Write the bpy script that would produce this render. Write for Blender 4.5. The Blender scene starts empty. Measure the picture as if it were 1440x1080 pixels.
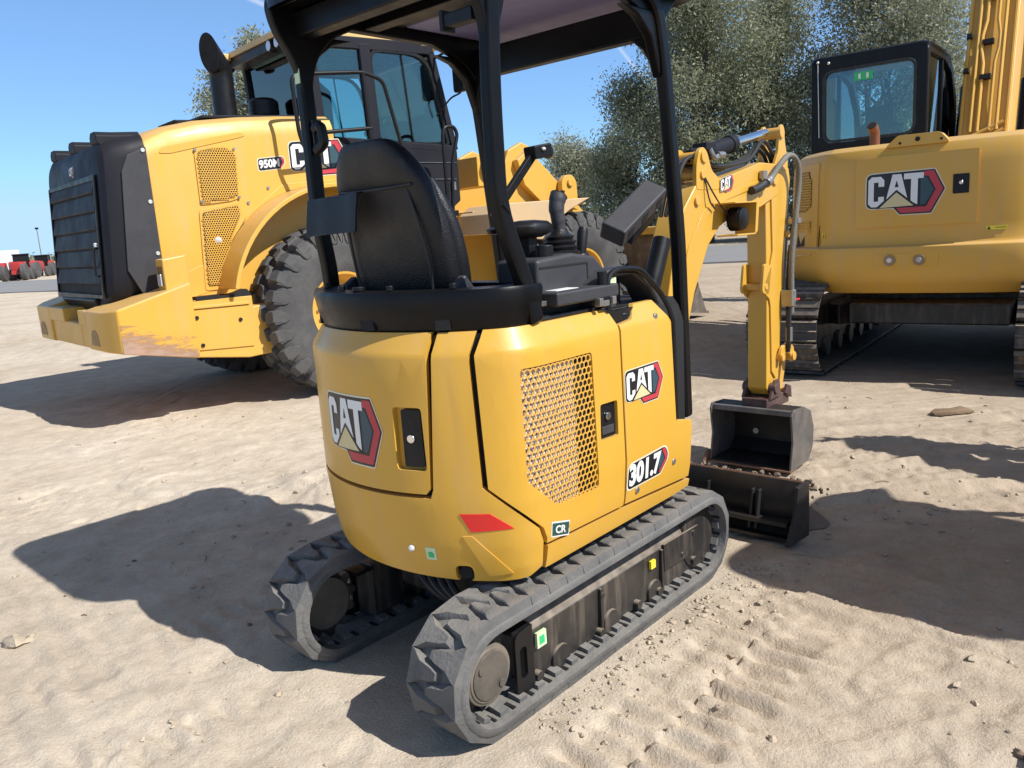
import bpy, bmesh, math, random
import numpy as np
from mathutils import Vector, Matrix, noise

SC = bpy.context.scene
COL = SC.collection
R = math.radians
random.seed(7)

# ------------------------------------------------------------------ camera, sky, sun, exposure
CAM_H, PITCH, ROLL = 1.434, 0.193, -0.067
cam_d = bpy.data.cameras.new("camera")
cam = bpy.data.objects.new("camera", cam_d)
COL.objects.link(cam)
cp, sp, cr, sr = math.cos(PITCH), math.sin(PITCH), math.cos(ROLL), math.sin(ROLL)
r0, u0, f0 = Vector((1, 0, 0)), Vector((0, sp, cp)), Vector((0, cp, -sp))
rv, uv, fv = cr * r0 + sr * u0, -sr * r0 + cr * u0, f0
cam.matrix_world = Matrix(((rv.x, uv.x, -fv.x, 0), (rv.y, uv.y, -fv.y, 0), (rv.z, uv.z, -fv.z, CAM_H), (0, 0, 0, 1)))
cam_d.sensor_width = 36.0
cam_d.lens = 36.0 * 1120 / 1440
cam_d.clip_start = 0.05
cam_d.clip_end = 3000
SC.camera = cam

SUN = Vector((0.83, -0.465, 1.0)).normalized()
SUN_EL = math.asin(SUN.z)
SUN_ROT = math.atan2(SUN.x, SUN.y)
world = bpy.data.worlds.new("World")
SC.world = world
world.use_nodes = True
wn = world.node_tree.nodes
wl = world.node_tree.links
bg = wn["Background"]
sky = wn.new("ShaderNodeTexSky")
sky.sky_type = 'NISHITA'
sky.sun_disc = False
sky.sun_elevation = SUN_EL
sky.sun_rotation = SUN_ROT
sky.altitude = 0
sky.air_density = 0.6
sky.dust_density = 0.0
sky.ozone_density = 3.5
gm = wn.new("ShaderNodeGamma")
gm.inputs["Gamma"].default_value = 0.62
wl.new(sky.outputs[0], gm.inputs["Color"])
tn = wn.new("ShaderNodeMix")
tn.data_type = 'RGBA'
tn.blend_type = 'MULTIPLY'
tn.inputs["Factor"].default_value = 1.0
tn.inputs["B"].default_value = (1.22, 1.70, 2.15, 1)
wl.new(gm.outputs[0], tn.inputs["A"])
dk = wn.new("ShaderNodeMix")
dk.data_type = 'RGBA'
dk.blend_type = 'DARKEN'
dk.inputs["Factor"].default_value = 1.0
dk.inputs["B"].default_value = (3.1, 4.7, 6.2, 1)
wl.new(tn.outputs["Result"], dk.inputs["A"])
# dim grey layer added overhead, out of view, to neutralise and lower sky light
wtc = wn.new("ShaderNodeTexCoord")
wsep = wn.new("ShaderNodeSeparateXYZ")
wl.new(wtc.outputs["Generated"], wsep.inputs[0])
wmr = wn.new("ShaderNodeMapRange")
wmr.interpolation_type = 'SMOOTHSTEP'
wmr.inputs["From Min"].default_value = 0.42
wmr.inputs["From Max"].default_value = 0.80
wl.new(wsep.outputs["Z"], wmr.inputs["Value"])
wnz = wn.new("ShaderNodeTexNoise")
wnz.inputs["Scale"].default_value = 3.0
wnz.inputs["Detail"].default_value = 7
wmp = wn.new("ShaderNodeMapping")
wmp.inputs["Scale"].default_value = (1, 3, 1)
wl.new(wtc.outputs["Generated"], wmp.inputs[0])
wl.new(wmp.outputs[0], wnz.inputs["Vector"])
wrm = wn.new("ShaderNodeMapRange")
wrm.inputs["From Min"].default_value = 0.28
wrm.inputs["From Max"].default_value = 0.62
wrm.inputs["To Min"].default_value = 0.75
wl.new(wnz.outputs["Fac"], wrm.inputs["Value"])
wmu = wn.new("ShaderNodeMath")
wmu.operation = 'MULTIPLY'
wl.new(wmr.outputs[0], wmu.inputs[0])
wl.new(wrm.outputs[0], wmu.inputs[1])
wcl = wn.new("ShaderNodeMix")
wcl.data_type = 'RGBA'
wcl.inputs["B"].default_value = (1.25, 1.25, 1.45, 1)
wl.new(wmu.outputs[0], wcl.inputs["Factor"])
wl.new(dk.outputs["Result"], wcl.inputs["A"])
# two faint vapour trails
last = wcl.outputs["Result"]
for nrm_, mid_, hw_, ln_, am_ in (((-.7719, .2366, -.5901), (.1604, .9706, .1794), .0032, .030, .45), ((-.4498, .1258, -.8842), (-.2417, .9359, .2561), .0045, .030, .55)):
    vd = []
    for vec in (nrm_, mid_):
        q = wn.new("ShaderNodeVectorMath")
        q.operation = 'DOT_PRODUCT'
        q.inputs[1].default_value = vec
        wl.new(wtc.outputs["Generated"], q.inputs[0])
        vd.append(q)
    ab = wn.new("ShaderNodeMath")
    ab.operation = 'ABSOLUTE'
    wl.new(vd[0].outputs["Value"], ab.inputs[0])
    ma = wn.new("ShaderNodeMapRange")
    ma.interpolation_type = 'SMOOTHSTEP'
    ma.inputs["From Min"].default_value = hw_
    ma.inputs["From Max"].default_value = 0.0
    ma.inputs["To Max"].default_value = am_
    wl.new(ab.outputs[0], ma.inputs["Value"])
    mb = wn.new("ShaderNodeMapRange")
    mb.interpolation_type = 'SMOOTHSTEP'
    mb.inputs["From Min"].default_value = math.cos(ln_)
    mb.inputs["From Max"].default_value = math.cos(ln_ * .6)
    wl.new(vd[1].outputs["Value"], mb.inputs["Value"])
    mm_ = wn.new("ShaderNodeMath")
    mm_.operation = 'MULTIPLY'
    wl.new(ma.outputs[0], mm_.inputs[0])
    wl.new(mb.outputs[0], mm_.inputs[1])
    mx_ = wn.new("ShaderNodeMix")
    mx_.data_type = 'RGBA'
    mx_.inputs["B"].default_value = (4.6, 5.0, 5.8, 1)
    wl.new(mm_.outputs[0], mx_.inputs["Factor"])
    wl.new(last, mx_.inputs["A"])
    last = mx_.outputs["Result"]
wl.new(last, bg.inputs[0])
bg.inputs[1].default_value = 0.14

sun_d = bpy.data.lights.new("sun", 'SUN')
sun_d.energy = 5.0
sun_d.angle = R(0.5)
sun_d.color = (1.0, 0.975, 0.92)
sun_o = bpy.data.objects.new("sun", sun_d)
COL.objects.link(sun_o)
sun_o.rotation_euler = SUN.to_track_quat('Z', 'Y').to_euler()

SC.view_settings.view_transform = 'Standard'
SC.view_settings.look = 'None'
SC.view_settings.gamma = 1
SC.view_settings.use_curve_mapping = False
SC.view_settings.exposure = 0.3

# ------------------------------------------------------------------ materials
SAND = (0.44, 0.36, 0.28)


def pm(name, col, rough=0.5, metal=0.0, coat=0.0, dust=0.0, var=0.12, scale=6.0, bump=0.0, bscale=60.0, spec=0.5, dustcol=SAND, up=0.0, streak=0.0):
    """procedural material: base colour broken up by noise, optional settled dust, optional fine bump"""
    m = bpy.data.materials.new(name)
    m.use_nodes = True
    nt = m.node_tree
    n, l = nt.nodes, nt.links
    b = n["Principled BSDF"]
    b.inputs["Roughness"].default_value = rough
    b.inputs["Metallic"].default_value = metal
    b.inputs["Coat Weight"].default_value = coat
    b.inputs["Coat Roughness"].default_value = 0.12
    b.inputs["Specular IOR Level"].default_value = spec
    tc = n.new("ShaderNodeTexCoord")
    nz = n.new("ShaderNodeTexNoise")
    nz.inputs["Scale"].default_value = scale
    nz.inputs["Detail"].default_value = 6
    l.new(tc.outputs["Object"], nz.inputs["Vector"])
    mx = n.new("ShaderNodeMix")
    mx.data_type = 'RGBA'
    mx.inputs["A"].default_value = tuple(c * (1 - var) for c in col) + (1,)
    mx.inputs["B"].default_value = tuple(min(1, c * (1 + var)) for c in col) + (1,)
    l.new(nz.outputs["Fac"], mx.inputs["Factor"])
    out = mx.outputs["Result"]
    # roughness variation
    rr = n.new("ShaderNodeMapRange")
    rr.inputs["From Min"].default_value = 0.3
    rr.inputs["From Max"].default_value = 0.7
    rr.inputs["To Min"].default_value = max(0.02, rough - 0.07)
    rr.inputs["To Max"].default_value = min(1, rough + 0.1)
    nz3 = n.new("ShaderNodeTexNoise")
    nz3.inputs["Scale"].default_value = scale * 2.3
    nz3.inputs["Detail"].default_value = 5
    l.new(tc.outputs["Object"], nz3.inputs["Vector"])
    l.new(nz3.outputs["Fac"], rr.inputs["Value"])
    l.new(rr.outputs["Result"], b.inputs["Roughness"])
    if dust > 0:
        nz2 = n.new("ShaderNodeTexNoise")
        nz2.inputs["Scale"].default_value = scale * 0.9
        nz2.inputs["Detail"].default_value = 8
        nz2.inputs["Roughness"].default_value = 0.65
        l.new(tc.outputs["Object"], nz2.inputs["Vector"])
        mr = n.new("ShaderNodeMapRange")
        mr.inputs["From Min"].default_value = 0.42
        mr.inputs["From Max"].default_value = 0.72
        mr.inputs["To Min"].default_value = dust * 0.25
        mr.inputs["To Max"].default_value = dust
        l.new(nz2.outputs["Fac"], mr.inputs["Value"])
        mx2 = n.new("ShaderNodeMix")
        mx2.data_type = 'RGBA'
        mx2.inputs["B"].default_value = tuple(dustcol) + (1,)
        l.new(mr.outputs["Result"], mx2.inputs["Factor"])
        l.new(out, mx2.inputs["A"])
        out = mx2.outputs["Result"]
    if streak > 0:  # rain-washed dust running down the panels
        mp = n.new("ShaderNodeMapping")
        mp.inputs["Scale"].default_value = (16, 16, 1.6)
        l.new(tc.outputs["Object"], mp.inputs["Vector"])
        nz5 = n.new("ShaderNodeTexNoise")
        nz5.inputs["Scale"].default_value = 1.0
        nz5.inputs["Detail"].default_value = 7
        nz5.inputs["Roughness"].default_value = .65
        l.new(mp.outputs[0], nz5.inputs["Vector"])
        ms = n.new("ShaderNodeMapRange")
        ms.inputs["From Min"].default_value = .50
        ms.inputs["From Max"].default_value = .74
        ms.inputs["To Max"].default_value = streak
        l.new(nz5.outputs["Fac"], ms.inputs["Value"])
        mx4 = n.new("ShaderNodeMix")
        mx4.data_type = 'RGBA'
        mx4.inputs["B"].default_value = tuple(dustcol) + (1,)
        l.new(ms.outputs["Result"], mx4.inputs["Factor"])
        l.new(out, mx4.inputs["A"])
        out = mx4.outputs["Result"]
    if up > 0:      # sand lying on faces that point upwards
        ge = n.new("ShaderNodeNewGeometry")
        sx = n.new("ShaderNodeSeparateXYZ")
        l.new(ge.outputs["Normal"], sx.inputs[0])
        m1 = n.new("ShaderNodeMapRange")
        m1.inputs["From Min"].default_value = .35
        m1.inputs["From Max"].default_value = .85
        m1.inputs["To Max"].default_value = up
        l.new(sx.outputs["Z"], m1.inputs["Value"])
        nz4 = n.new("ShaderNodeTexNoise")
        nz4.inputs["Scale"].default_value = 22
        nz4.inputs["Detail"].default_value = 5
        l.new(tc.outputs["Object"], nz4.inputs["Vector"])
        m2 = n.new("ShaderNodeMapRange")
        m2.inputs["From Min"].default_value = .3
        m2.inputs["From Max"].default_value = .6
        m2.inputs["To Min"].default_value = .4
        l.new(nz4.outputs["Fac"], m2.inputs["Value"])
        m3 = n.new("ShaderNodeMath")
        m3.operation = 'MULTIPLY'
        l.new(m1.outputs[0], m3.inputs[0])
        l.new(m2.outputs[0], m3.inputs[1])
        mx3 = n.new("ShaderNodeMix")
        mx3.data_type = 'RGBA'
        mx3.inputs["B"].default_value = tuple(dustcol) + (1,)
        l.new(m3.outputs[0], mx3.inputs["Factor"])
        l.new(out, mx3.inputs["A"])
        out = mx3.outputs["Result"]
    l.new(out, b.inputs["Base Color"])
    if bump > 0:
        nb = n.new("ShaderNodeTexNoise")
        nb.inputs["Scale"].default_value = bscale
        nb.inputs["Detail"].default_value = 4
        l.new(tc.outputs["Object"], nb.inputs["Vector"])
        bp = n.new("ShaderNodeBump")
        bp.inputs["Strength"].default_value = bump
        bp.inputs["Distance"].default_value = 0.01
        l.new(nb.outputs["Fac"], bp.inputs["Height"])
        l.new(bp.outputs["Normal"], b.inputs["Normal"])
    return m


def glass(name, tint, gl=0.12):
    m = bpy.data.materials.new(name)
    m.use_nodes = True
    n, l = m.node_tree.nodes, m.node_tree.links
    n.remove(n["Principled BSDF"])
    tr = n.new("ShaderNodeBsdfTransparent")
    tr.inputs[0].default_value = tuple(tint) + (1,)
    g = n.new("ShaderNodeBsdfGlossy")
    g.inputs["Roughness"].default_value = 0.03
    g.inputs["Color"].default_value = (0.9, 0.95, 1, 1)
    fr = n.new("ShaderNodeFresnel")
    fr.inputs[0].default_value = 1.5
    ad = n.new("ShaderNodeMath")
    ad.operation = 'ADD'
    ad.inputs[1].default_value = gl
    l.new(fr.outputs[0], ad.inputs[0])
    mx = n.new("ShaderNodeMixShader")
    l.new(ad.outputs[0], mx.inputs[0])
    l.new(tr.outputs[0], mx.inputs[1])
    l.new(g.outputs[0], mx.inputs[2])
    l.new(mx.outputs[0], n["Material Output"].inputs[0])
    return m


YEL = (0.66, 0.36, 0.036)
M = dict(
    yellow=pm("yellow_paint", YEL, 0.36, coat=0.14, dust=0.05, var=0.04, scale=3, up=.25, streak=.16, bump=.05, bscale=260),
    yellow2=pm("yellow_paint_dusty", (0.68, 0.36, 0.04), 0.42, coat=0.1, dust=0.22, var=0.05, scale=2.2),
    yellow3=pm("yellow_paint_old", (0.69, 0.375, 0.042), 0.45, coat=0.06, dust=0.14, var=0.06, scale=1.5, up=.35, streak=.25),
    worn=pm("yellow_paint_scuffed", (0.45, 0.20, 0.11), 0.6, dust=0.35, var=0.3, scale=7),
    black=pm("black_paint", (0.003, 0.003, 0.004), 0.34, coat=0.0, dust=0.012, var=0.2, spec=0.22),
    satin=pm("black_satin", (0.005, 0.005, 0.0065), 0.42, dust=0.012, var=0.2, spec=0.35),
    grey=pm("dark_grey_plastic", (0.030, 0.031, 0.038), 0.55, dust=0.05, var=0.15, bump=0.15, bscale=300),
    cowl=pm("charcoal_cowl", (0.012, 0.012, 0.018), 0.55, dust=0.01, var=0.12, scale=2, spec=0.22),
    roof=pm("roof_plastic", (0.22, 0.20, 0.40), 0.5, dust=0.05, var=0.12),  # purple of bounced light put into the grey plastic's colour
    vinyl=pm("black_vinyl", (0.005, 0.005, 0.007), 0.40, dust=0.008, var=0.2, spec=.4, bump=0.25, bscale=240),
    rubber=pm("dusty_rubber", (0.085, 0.085, 0.088), 0.8, dust=0.34, var=0.22, scale=7, bump=0.35, bscale=90, dustcol=(0.32, 0.29, 0.25), up=0.35),
    tyre=pm("tyre_rubber", (0.050, 0.050, 0.053), 0.8, dust=0.28, var=0.2, scale=5, bump=0.3, bscale=50, dustcol=(0.27, 0.25, 0.22)),
    frame=pm("dusty_black_steel", (0.010, 0.010, 0.012), 0.42, dust=0.14, var=0.2, scale=6, dustcol=(0.34, 0.275, 0.21), up=0.9, streak=.38),
    steel=pm("bare_steel", (0.36, 0.35, 0.34), 0.38, metal=0.8, dust=0.2, var=0.2, scale=12),
    chrome=pm("chrome_rod", (0.75, 0.75, 0.77), 0.14, metal=1.0, var=0.04),
    rust=pm("rusty_steel", (0.14, 0.055, 0.03), 0.75, dust=0.25, var=0.45, scale=14, bump=0.3),
    bucket=pm("worn_black_bucket", (0.008, 0.008, 0.009), 0.42, dust=0.06, var=0.4, scale=7),
    scraped=pm("scraped_steel", (0.10, 0.098, 0.10), 0.45, metal=0.3, dust=0.35, var=0.5, scale=9),
    hose=pm("grey_hose", (0.15, 0.145, 0.13), 0.7, dust=0.12, var=0.15, bump=0.5, bscale=130),
    bhose=pm("black_hose", (0.018, 0.018, 0.02), 0.55, var=0.1),
    core=pm("radiator_core", (0.74, 0.66, 0.54), 0.7, dust=0.3, var=0.2, scale=40),
    dark=pm("dark_void", (0.008, 0.008, 0.009), 0.8, var=0.1),
    white=pm("white_print", (0.78, 0.78, 0.76), 0.4, var=0.02),
    outl=pm("off_white_print", (0.74, 0.68, 0.52), 0.4, var=0.03),
    ink=pm("black_print", (0.012, 0.012, 0.016), 0.35, var=0.05),
    inkblue=pm("slate_print", (0.035, 0.075, 0.10), 0.4, var=0.2, scale=90),
    red=pm("red_print", (0.50, 0.045, 0.06), 0.4, var=0.05),
    tri=pm("cream_print", (0.66, 0.56, 0.30), 0.4, var=0.03),
    redref=pm("red_reflector", (0.75, 0.012, 0.012), 0.22, var=0.05, coat=0.4),
    green=pm("green_print", (0.03, 0.48, 0.17), 0.45, var=0.05),
    pale=pm("pale_green_sticker", (0.58, 0.72, 0.44), 0.45, var=0.04),
    ysign=pm("yellow_sticker", (0.85, 0.70, 0.05), 0.45, var=0.04),
    teal=pm("dark_green_plate", (0.012, 0.07, 0.06), 0.35, var=0.05),
    lens=pm("shaded_lens", (0.13, 0.13, 0.14), 0.15, metal=0.2, coat=0.6, var=0.2),  # lamp lens darkened by colour for the shade it sits in
    lamp=pm("clear_lamp", (0.62, 0.62, 0.60), 0.15, metal=0.2, coat=0.8, var=0.1),
    beige=pm("sun_faded_fender", (0.62, 0.42, 0.22), 0.5, dust=0.35, var=0.06),
    pipe=pm("copper_brown_pipe", (0.20, 0.075, 0.035), 0.5, metal=0.3, var=0.25, scale=12),
    glass=glass("tinted_glass", (0.60, 0.80, 0.80), 0.05),
    glass2=glass("side_glass", (0.72, 0.88, 0.87), 0.04),
    wood=pm("weathered_wood", (0.21, 0.14, 0.085), 0.8, var=0.35, scale=14, bump=0.5),
    tractor=pm("faded_red_paint", (0.42, 0.02, 0.025), 0.45, dust=0.1),
    orange=pm("orange_paint", (0.55, 0.14, 0.03), 0.5, dust=0.1),
    trailer=pm("white_panel", (0.74, 0.75, 0.74), 0.5, var=0.04),
)

# ------------------------------------------------------------------ object helpers


def tag(o, label=None, cat=None, group=None, kind=None):
    if label: o['label'] = label
    if cat: o['category'] = cat
    if group: o['group'] = group
    if kind: o['kind'] = kind
    return o


def empty(name, loc, rz, label, cat, group=None):
    o = bpy.data.objects.new(name, None)
    o.empty_display_size = 0.2
    COL.objects.link(o)
    o.location = loc
    o.rotation_euler = (0, 0, rz)
    return tag(o, label, cat, group)


def copy_tree(o, parent=None):
    c = o.copy()
    COL.objects.link(c)
    if parent is not None:
        c.parent = parent
    for ch in list(o.children):
        copy_tree(ch, c)
    return c


class B:
    """collects geometry of one part"""

    def __init__(self):
        self.v, self.f, self.m, self.mi = [], [], [], 0

    def add(self, vs, fs):
        o = len(self.v)
        self.v += [tuple(x) for x in vs]
        self.f += [tuple(i + o for i in f) for f in fs]
        self.m += [self.mi] * len(fs)
        return self

    def bx(self, x0, x1, y0, y1, z0, z1, mat=None):
        vs = [Vector((x, y, z)) for x in (x0, x1) for y in (y0, y1) for z in (z0, z1)]
        if mat: vs = [mat @ q for q in vs]
        return self.add(vs, [(0, 1, 3, 2), (4, 6, 7, 5), (0, 4, 5, 1), (2, 3, 7, 6), (0, 2, 6, 4), (1, 5, 7, 3)])

    def obx(self, c, size, rot=(0, 0, 0)):
        from mathutils import Euler
        mt = Matrix.Translation(c) @ Euler(rot).to_matrix().to_4x4()
        a, b_, c_ = [s / 2 for s in size]
        return self.bx(-a, a, -b_, b_, -c_, c_, mt)

    def prism(self, poly, axis, a, b):
        n = len(poly)
        mp = {'x': lambda u, v, w: (w, u, v), 'y': lambda u, v, w: (u, w, v), 'z': lambda u, v, w: (u, v, w)}[axis]
        vs = [mp(u, v, a) for u, v in poly] + [mp(u, v, b) for u, v in poly]
        fs = [tuple(range(n)), tuple(range(2 * n - 1, n - 1, -1))]
        fs += [(i, i + n, (i + 1) % n + n, (i + 1) % n) for i in range(n)]
        return self.add(vs, fs)

    def loft(self, rings, cap=True, closed=False):
        n = len(rings[0])
        vs = [p for r_ in rings for p in r_]
        fs = []
        k = len(rings)
        for j in range(k if closed else k - 1):
            a, b = j * n, ((j + 1) % k) * n
            fs += [(a + i, a + (i + 1) % n, b + (i + 1) % n, b + i) for i in range(n)]
        if cap and not closed:
            fs += [tuple(range(n - 1, -1, -1)), tuple(range((k - 1) * n, k * n))]
        return self.add(vs, fs)

    def _frames(self, pts, closed=False):
        P = [Vector(p) for p in pts]
        n = len(P)
        T = []
        for i in range(n):
            a = P[(i - 1) % n] if (closed or i > 0) else P[0]
            b = P[(i + 1) % n] if (closed or i < n - 1) else P[-1]
            T.append((b - a).normalized())
        up = Vector((0, 0, 1))
        if abs(T[0].dot(up)) > 0.95: up = Vector((0, 1, 0))
        N = [(up - T[0] * up.dot(T[0])).normalized()]
        for i in range(1, n):
            v = N[-1] - T[i] * N[-1].dot(T[i])
            N.append(v.normalized() if v.length > 1e-6 else N[-1])
        return P, T, N

    def tube(self, pts, r, n=10, closed=False):
        P, T, N = self._frames(pts, closed)
        rs = r if isinstance(r, (list, tuple)) else [r] * len(P)
        rings = []
        for p, t, nn, q in zip(P, T, N, rs):
            bb = t.cross(nn)
            rings.append([p + (nn * math.cos(2 * math.pi * i / n) + bb * math.sin(2 * math.pi * i / n)) * q for i in range(n)])
        return self.loft(rings, True, closed)

    def bar(self, pts, w, h, side=(0, 1, 0), closed=False):
        """rectangular section swept along pts; w along 'side', h along the other"""
        P, T, _ = self._frames(pts, closed)
        s0 = Vector(side)
        rings = []
        n = len(P)
        for i, (p, t) in enumerate(zip(P, T)):
            s = (s0 - t * s0.dot(t)).normalized()
            u = t.cross(s)
            # mitre
            k = 1.0
            if 0 < i < n - 1 or closed:
                a = (P[i] - P[i - 1]).normalized()
                k = 1 / max(0.5, abs(a.dot(t)))
            rings.append([p + s * (w / 2) + u * (h / 2 * k), p - s * (w / 2) + u * (h / 2 * k), p - s * (w / 2) - u * (h / 2 * k), p + s * (w / 2) - u * (h / 2 * k)])
        return self.loft(rings, True, closed)

    def cyl(self, p0, p1, r, r1=None, n=20):
        return self.tube([p0, p1], [r, r if r1 is None else r1], n)

    def lathe(self, prof, axis, c, n=32, cap=True):
        """prof: (radius, height along axis)"""
        rings = []
        for r_, h in prof:
            ring = []
            for i in range(n):
                a = 2 * math.pi * i / n
                u, v = r_ * math.cos(a), r_ * math.sin(a)
                ring.append({'x': (c[0] + h, c[1] + u, c[2] + v), 'y': (c[0] + u, c[1] + h, c[2] + v), 'z': (c[0] + u, c[1] + v, c[2] + h)}[axis])
            rings.append(ring)
        return self.loft(rings, cap)

    def ball(self, c, r_, nu=14, nv=9, rot=None):
        rx, ry, rz = r_ if isinstance(r_, (tuple, list)) else (r_, r_, r_)
        rings = []
        for j in range(nv + 1):
            ph = math.pi * (j + 0.02) / (nv + 0.04)
            ring = []
            for i in range(nu):
                a = 2 * math.pi * i / nu
                q = Vector((rx * math.sin(ph) * math.cos(a), ry * math.sin(ph) * math.sin(a), -rz * math.cos(ph)))
                if rot: q = rot @ q
                ring.append(q + Vector(c))
            rings.append(ring)
        return self.loft(rings)

    def islands(self):
        """loose pieces of the collected geometry; pieces whose boxes overlap count as one"""
        par = list(range(len(self.v)))

        def find(i):
            while par[i] != i:
                par[i] = par[par[i]]
                i = par[i]
            return i
        for f in self.f:
            a = find(f[0])
            for k in f[1:]:
                par[find(k)] = a
        g = {}
        for i, q in enumerate(self.v): g.setdefault(find(i), []).append(i)
        boxes = []
        for r_, ids in g.items():
            P = [self.v[i] for i in ids]
            boxes.append([set([r_]), [min(p[k] for p in P) - 1e-4 for k in range(3)], [max(p[k] for p in P) + 1e-4 for k in range(3)]])
        done = False
        while not done:
            done = True
            for i in range(len(boxes)):
                for j in range(i + 1, len(boxes)):
                    A, C = boxes[i], boxes[j]
                    if all(A[1][k] <= C[2][k] and C[1][k] <= A[2][k] for k in range(3)):
                        A[0] |= C[0]
                        A[1] = [min(a, c) for a, c in zip(A[1], C[1])]
                        A[2] = [max(a, c) for a, c in zip(A[2], C[2])]
                        boxes.pop(j)
                        done = False
                        break
                if not done: break
        out = []
        for bx in boxes:
            nb = B()
            mp = {}
            for f, m in zip(self.f, self.m):
                if find(f[0]) in bx[0]:
                    for i in f:
                        if i not in mp:
                            mp[i] = len(nb.v)
                            nb.v.append(self.v[i])
                    nb.f.append(tuple(mp[i] for i in f))
                    nb.m.append(m)
            out.append(nb)
        return out

    def parts(self, name, mats, parent=None, **k):
        """every loose piece becomes a part of its own"""
        return [nb.part(name, mats, parent, **k) for nb in self.islands()]

    def part(self, name, mats, parent=None, bevel=0.0, seg=2, smooth=38, merge=True):
        me = bpy.data.meshes.new(name)
        bm = bmesh.new()
        bv = [bm.verts.new(q) for q in self.v]
        for f, mi in zip(self.f, self.m):
            if len(set(f)) < 3: continue
            try:
                fc = bm.faces.new([bv[i] for i in f])
                fc.material_index = mi
            except ValueError:
                pass
        if merge: bmesh.ops.remove_doubles(bm, verts=bm.verts, dist=1e-5)
        bmesh.ops.recalc_face_normals(bm, faces=bm.faces)
        ang = R(smooth)
        for f in bm.faces: f.smooth = True
        for e in bm.edges:
            if len(e.link_faces) == 2:
                e.smooth = e.calc_face_angle(0) < ang
            else:
                e.smooth = False
        bm.to_mesh(me)
        bm.free()
        for m in (mats if isinstance(mats, (list, tuple)) else [mats]):
            me.materials.append(m if isinstance(m, bpy.types.Material) else M[m])
        o = bpy.data.objects.new(name, me)
        COL.objects.link(o)
        if parent is not None: o.parent = parent
        if bevel > 0:
            md = o.modifiers.new("bevel", 'BEVEL')
            md.width = bevel
            md.segments = seg
            md.limit_method = 'ANGLE'
            md.angle_limit = R(32)
            md.harden_normals = True
            md.use_clamp_overlap = True
        return o


def rpoly(poly, r, n=4):
    """polygon with rounded corners; r single or per corner"""
    out = []
    k = len(poly)
    for i in range(k):
        p, a, b = Vector(poly[i]), Vector(poly[i - 1]), Vector(poly[(i + 1) % k])
        ri = r[i] if isinstance(r, (list, tuple)) else r
        if ri <= 0:
            out.append(tuple(p))
            continue
        d1, d2 = (a - p), (b - p)
        t = min(ri, d1.length * 0.49, d2.length * 0.49)
        q1, q2 = p + d1.normalized() * t, p + d2.normalized() * t
        for j in range(n + 1):
            s = j / n
            out.append(tuple((1 - s) ** 2 * q1 + 2 * s * (1 - s) * p + s * s * q2))
    return out


def rpath(pts, r, n=5):
    """open 3D path with rounded corners"""
    P = [Vector(p) for p in pts]
    out = [P[0]]
    for i in range(1, len(P) - 1):
        p, d1, d2 = P[i], P[i - 1] - P[i], P[i + 1] - P[i]
        ri = r[i] if isinstance(r, (list, tuple)) else r
        t = min(ri, d1.length * 0.49, d2.length * 0.49)
        q1, q2 = p + d1.normalized() * t, p + d2.normalized() * t
        for j in range(n + 1):
            s = j / n
            out.append((1 - s) ** 2 * q1 + 2 * s * (1 - s) * p + s * s * q2)
    out.append(P[-1])
    return out


def spline(pts, n=6):
    """Catmull-Rom through pts"""
    P = [Vector(p) for p in pts]
    P = [2 * P[0] - P[1]] + P + [2 * P[-1] - P[-2]]
    out = []
    for i in range(1, len(P) - 2):
        for j in range(n):
            t = j / n
            a, b, c, d = P[i - 1], P[i], P[i + 1], P[i + 2]
            out.append(0.5 * (2 * b + (c - a) * t + (2 * a - 5 * b + 4 * c - d) * t * t + (3 * b - a - 3 * c + d) * t ** 3))
    out.append(P[-2])
    return out


def cut2d(poly, ucuts=(), vcuts=(), holes=()):
    """2D polygon sliced along lines, convex holes removed -> verts, faces"""
    bm = bmesh.new()
    bm.faces.new([bm.verts.new((p[0], p[1], 0)) for p in poly])
    bm.normal_update()
    bmesh.ops.triangulate(bm, faces=bm.faces[:], ngon_method="EAR_CLIP")

    def cut(co, no):
        bmesh.ops.bisect_plane(bm, geom=bm.verts[:] + bm.edges[:] + bm.faces[:], dist=1e-6, plane_co=co, plane_no=no)
    for u in ucuts: cut((u, 0, 0), (1, 0, 0))
    for v in vcuts: cut((0, v, 0), (0, 1, 0))
    for h in holes:
        k = len(h)
        for i in range(k):
            a, b = h[i], h[(i + 1) % k]
            cut((a[0], a[1], 0), (b[1] - a[1], a[0] - b[0], 0))
        kill = []
        for f in bm.faces:
            c = f.calc_center_median()
            sg = [(h[(i + 1) % k][0] - h[i][0]) * (c.y - h[i][1]) - (h[(i + 1) % k][1] - h[i][1]) * (c.x - h[i][0]) for i in range(k)]
            if all(s > 0 for s in sg) or all(s < 0 for s in sg): kill.append(f)
        bmesh.ops.delete(bm, geom=kill, context='FACES')
    bm.verts.index_update()
    vs = [(v.co.x, v.co.y) for v in bm.verts]
    fs = [tuple(v.index for v in f.verts) for f in bm.faces]
    bd = []
    for e in bm.edges:
        if len(e.link_faces) == 1: bd.append((e.verts[0].index, e.verts[1].index))
    bm.free()
    return vs, fs, bd


def sheet(b, poly, fn, off, thick=0.0, ucuts=(), vcuts=(), holes=()):
    """lay a 2D polygon on a surface fn(u,v,off); with thickness it gets sides and a back"""
    vs, fs, bd = cut2d(poly, ucuts, vcuts, holes)
    n = len(vs)
    V = [fn(u, v, off) for u, v in vs]
    Fs = list(fs)
    if thick > 0:
        V += [fn(u, v, off - thick) for u, v in vs]
        Fs += [tuple(i + n for i in reversed(f)) for f in fs]
        Fs += [(a, bb, bb + n, a + n) for a, bb in bd]
    b.add(V, Fs)


_fc = {}


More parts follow.
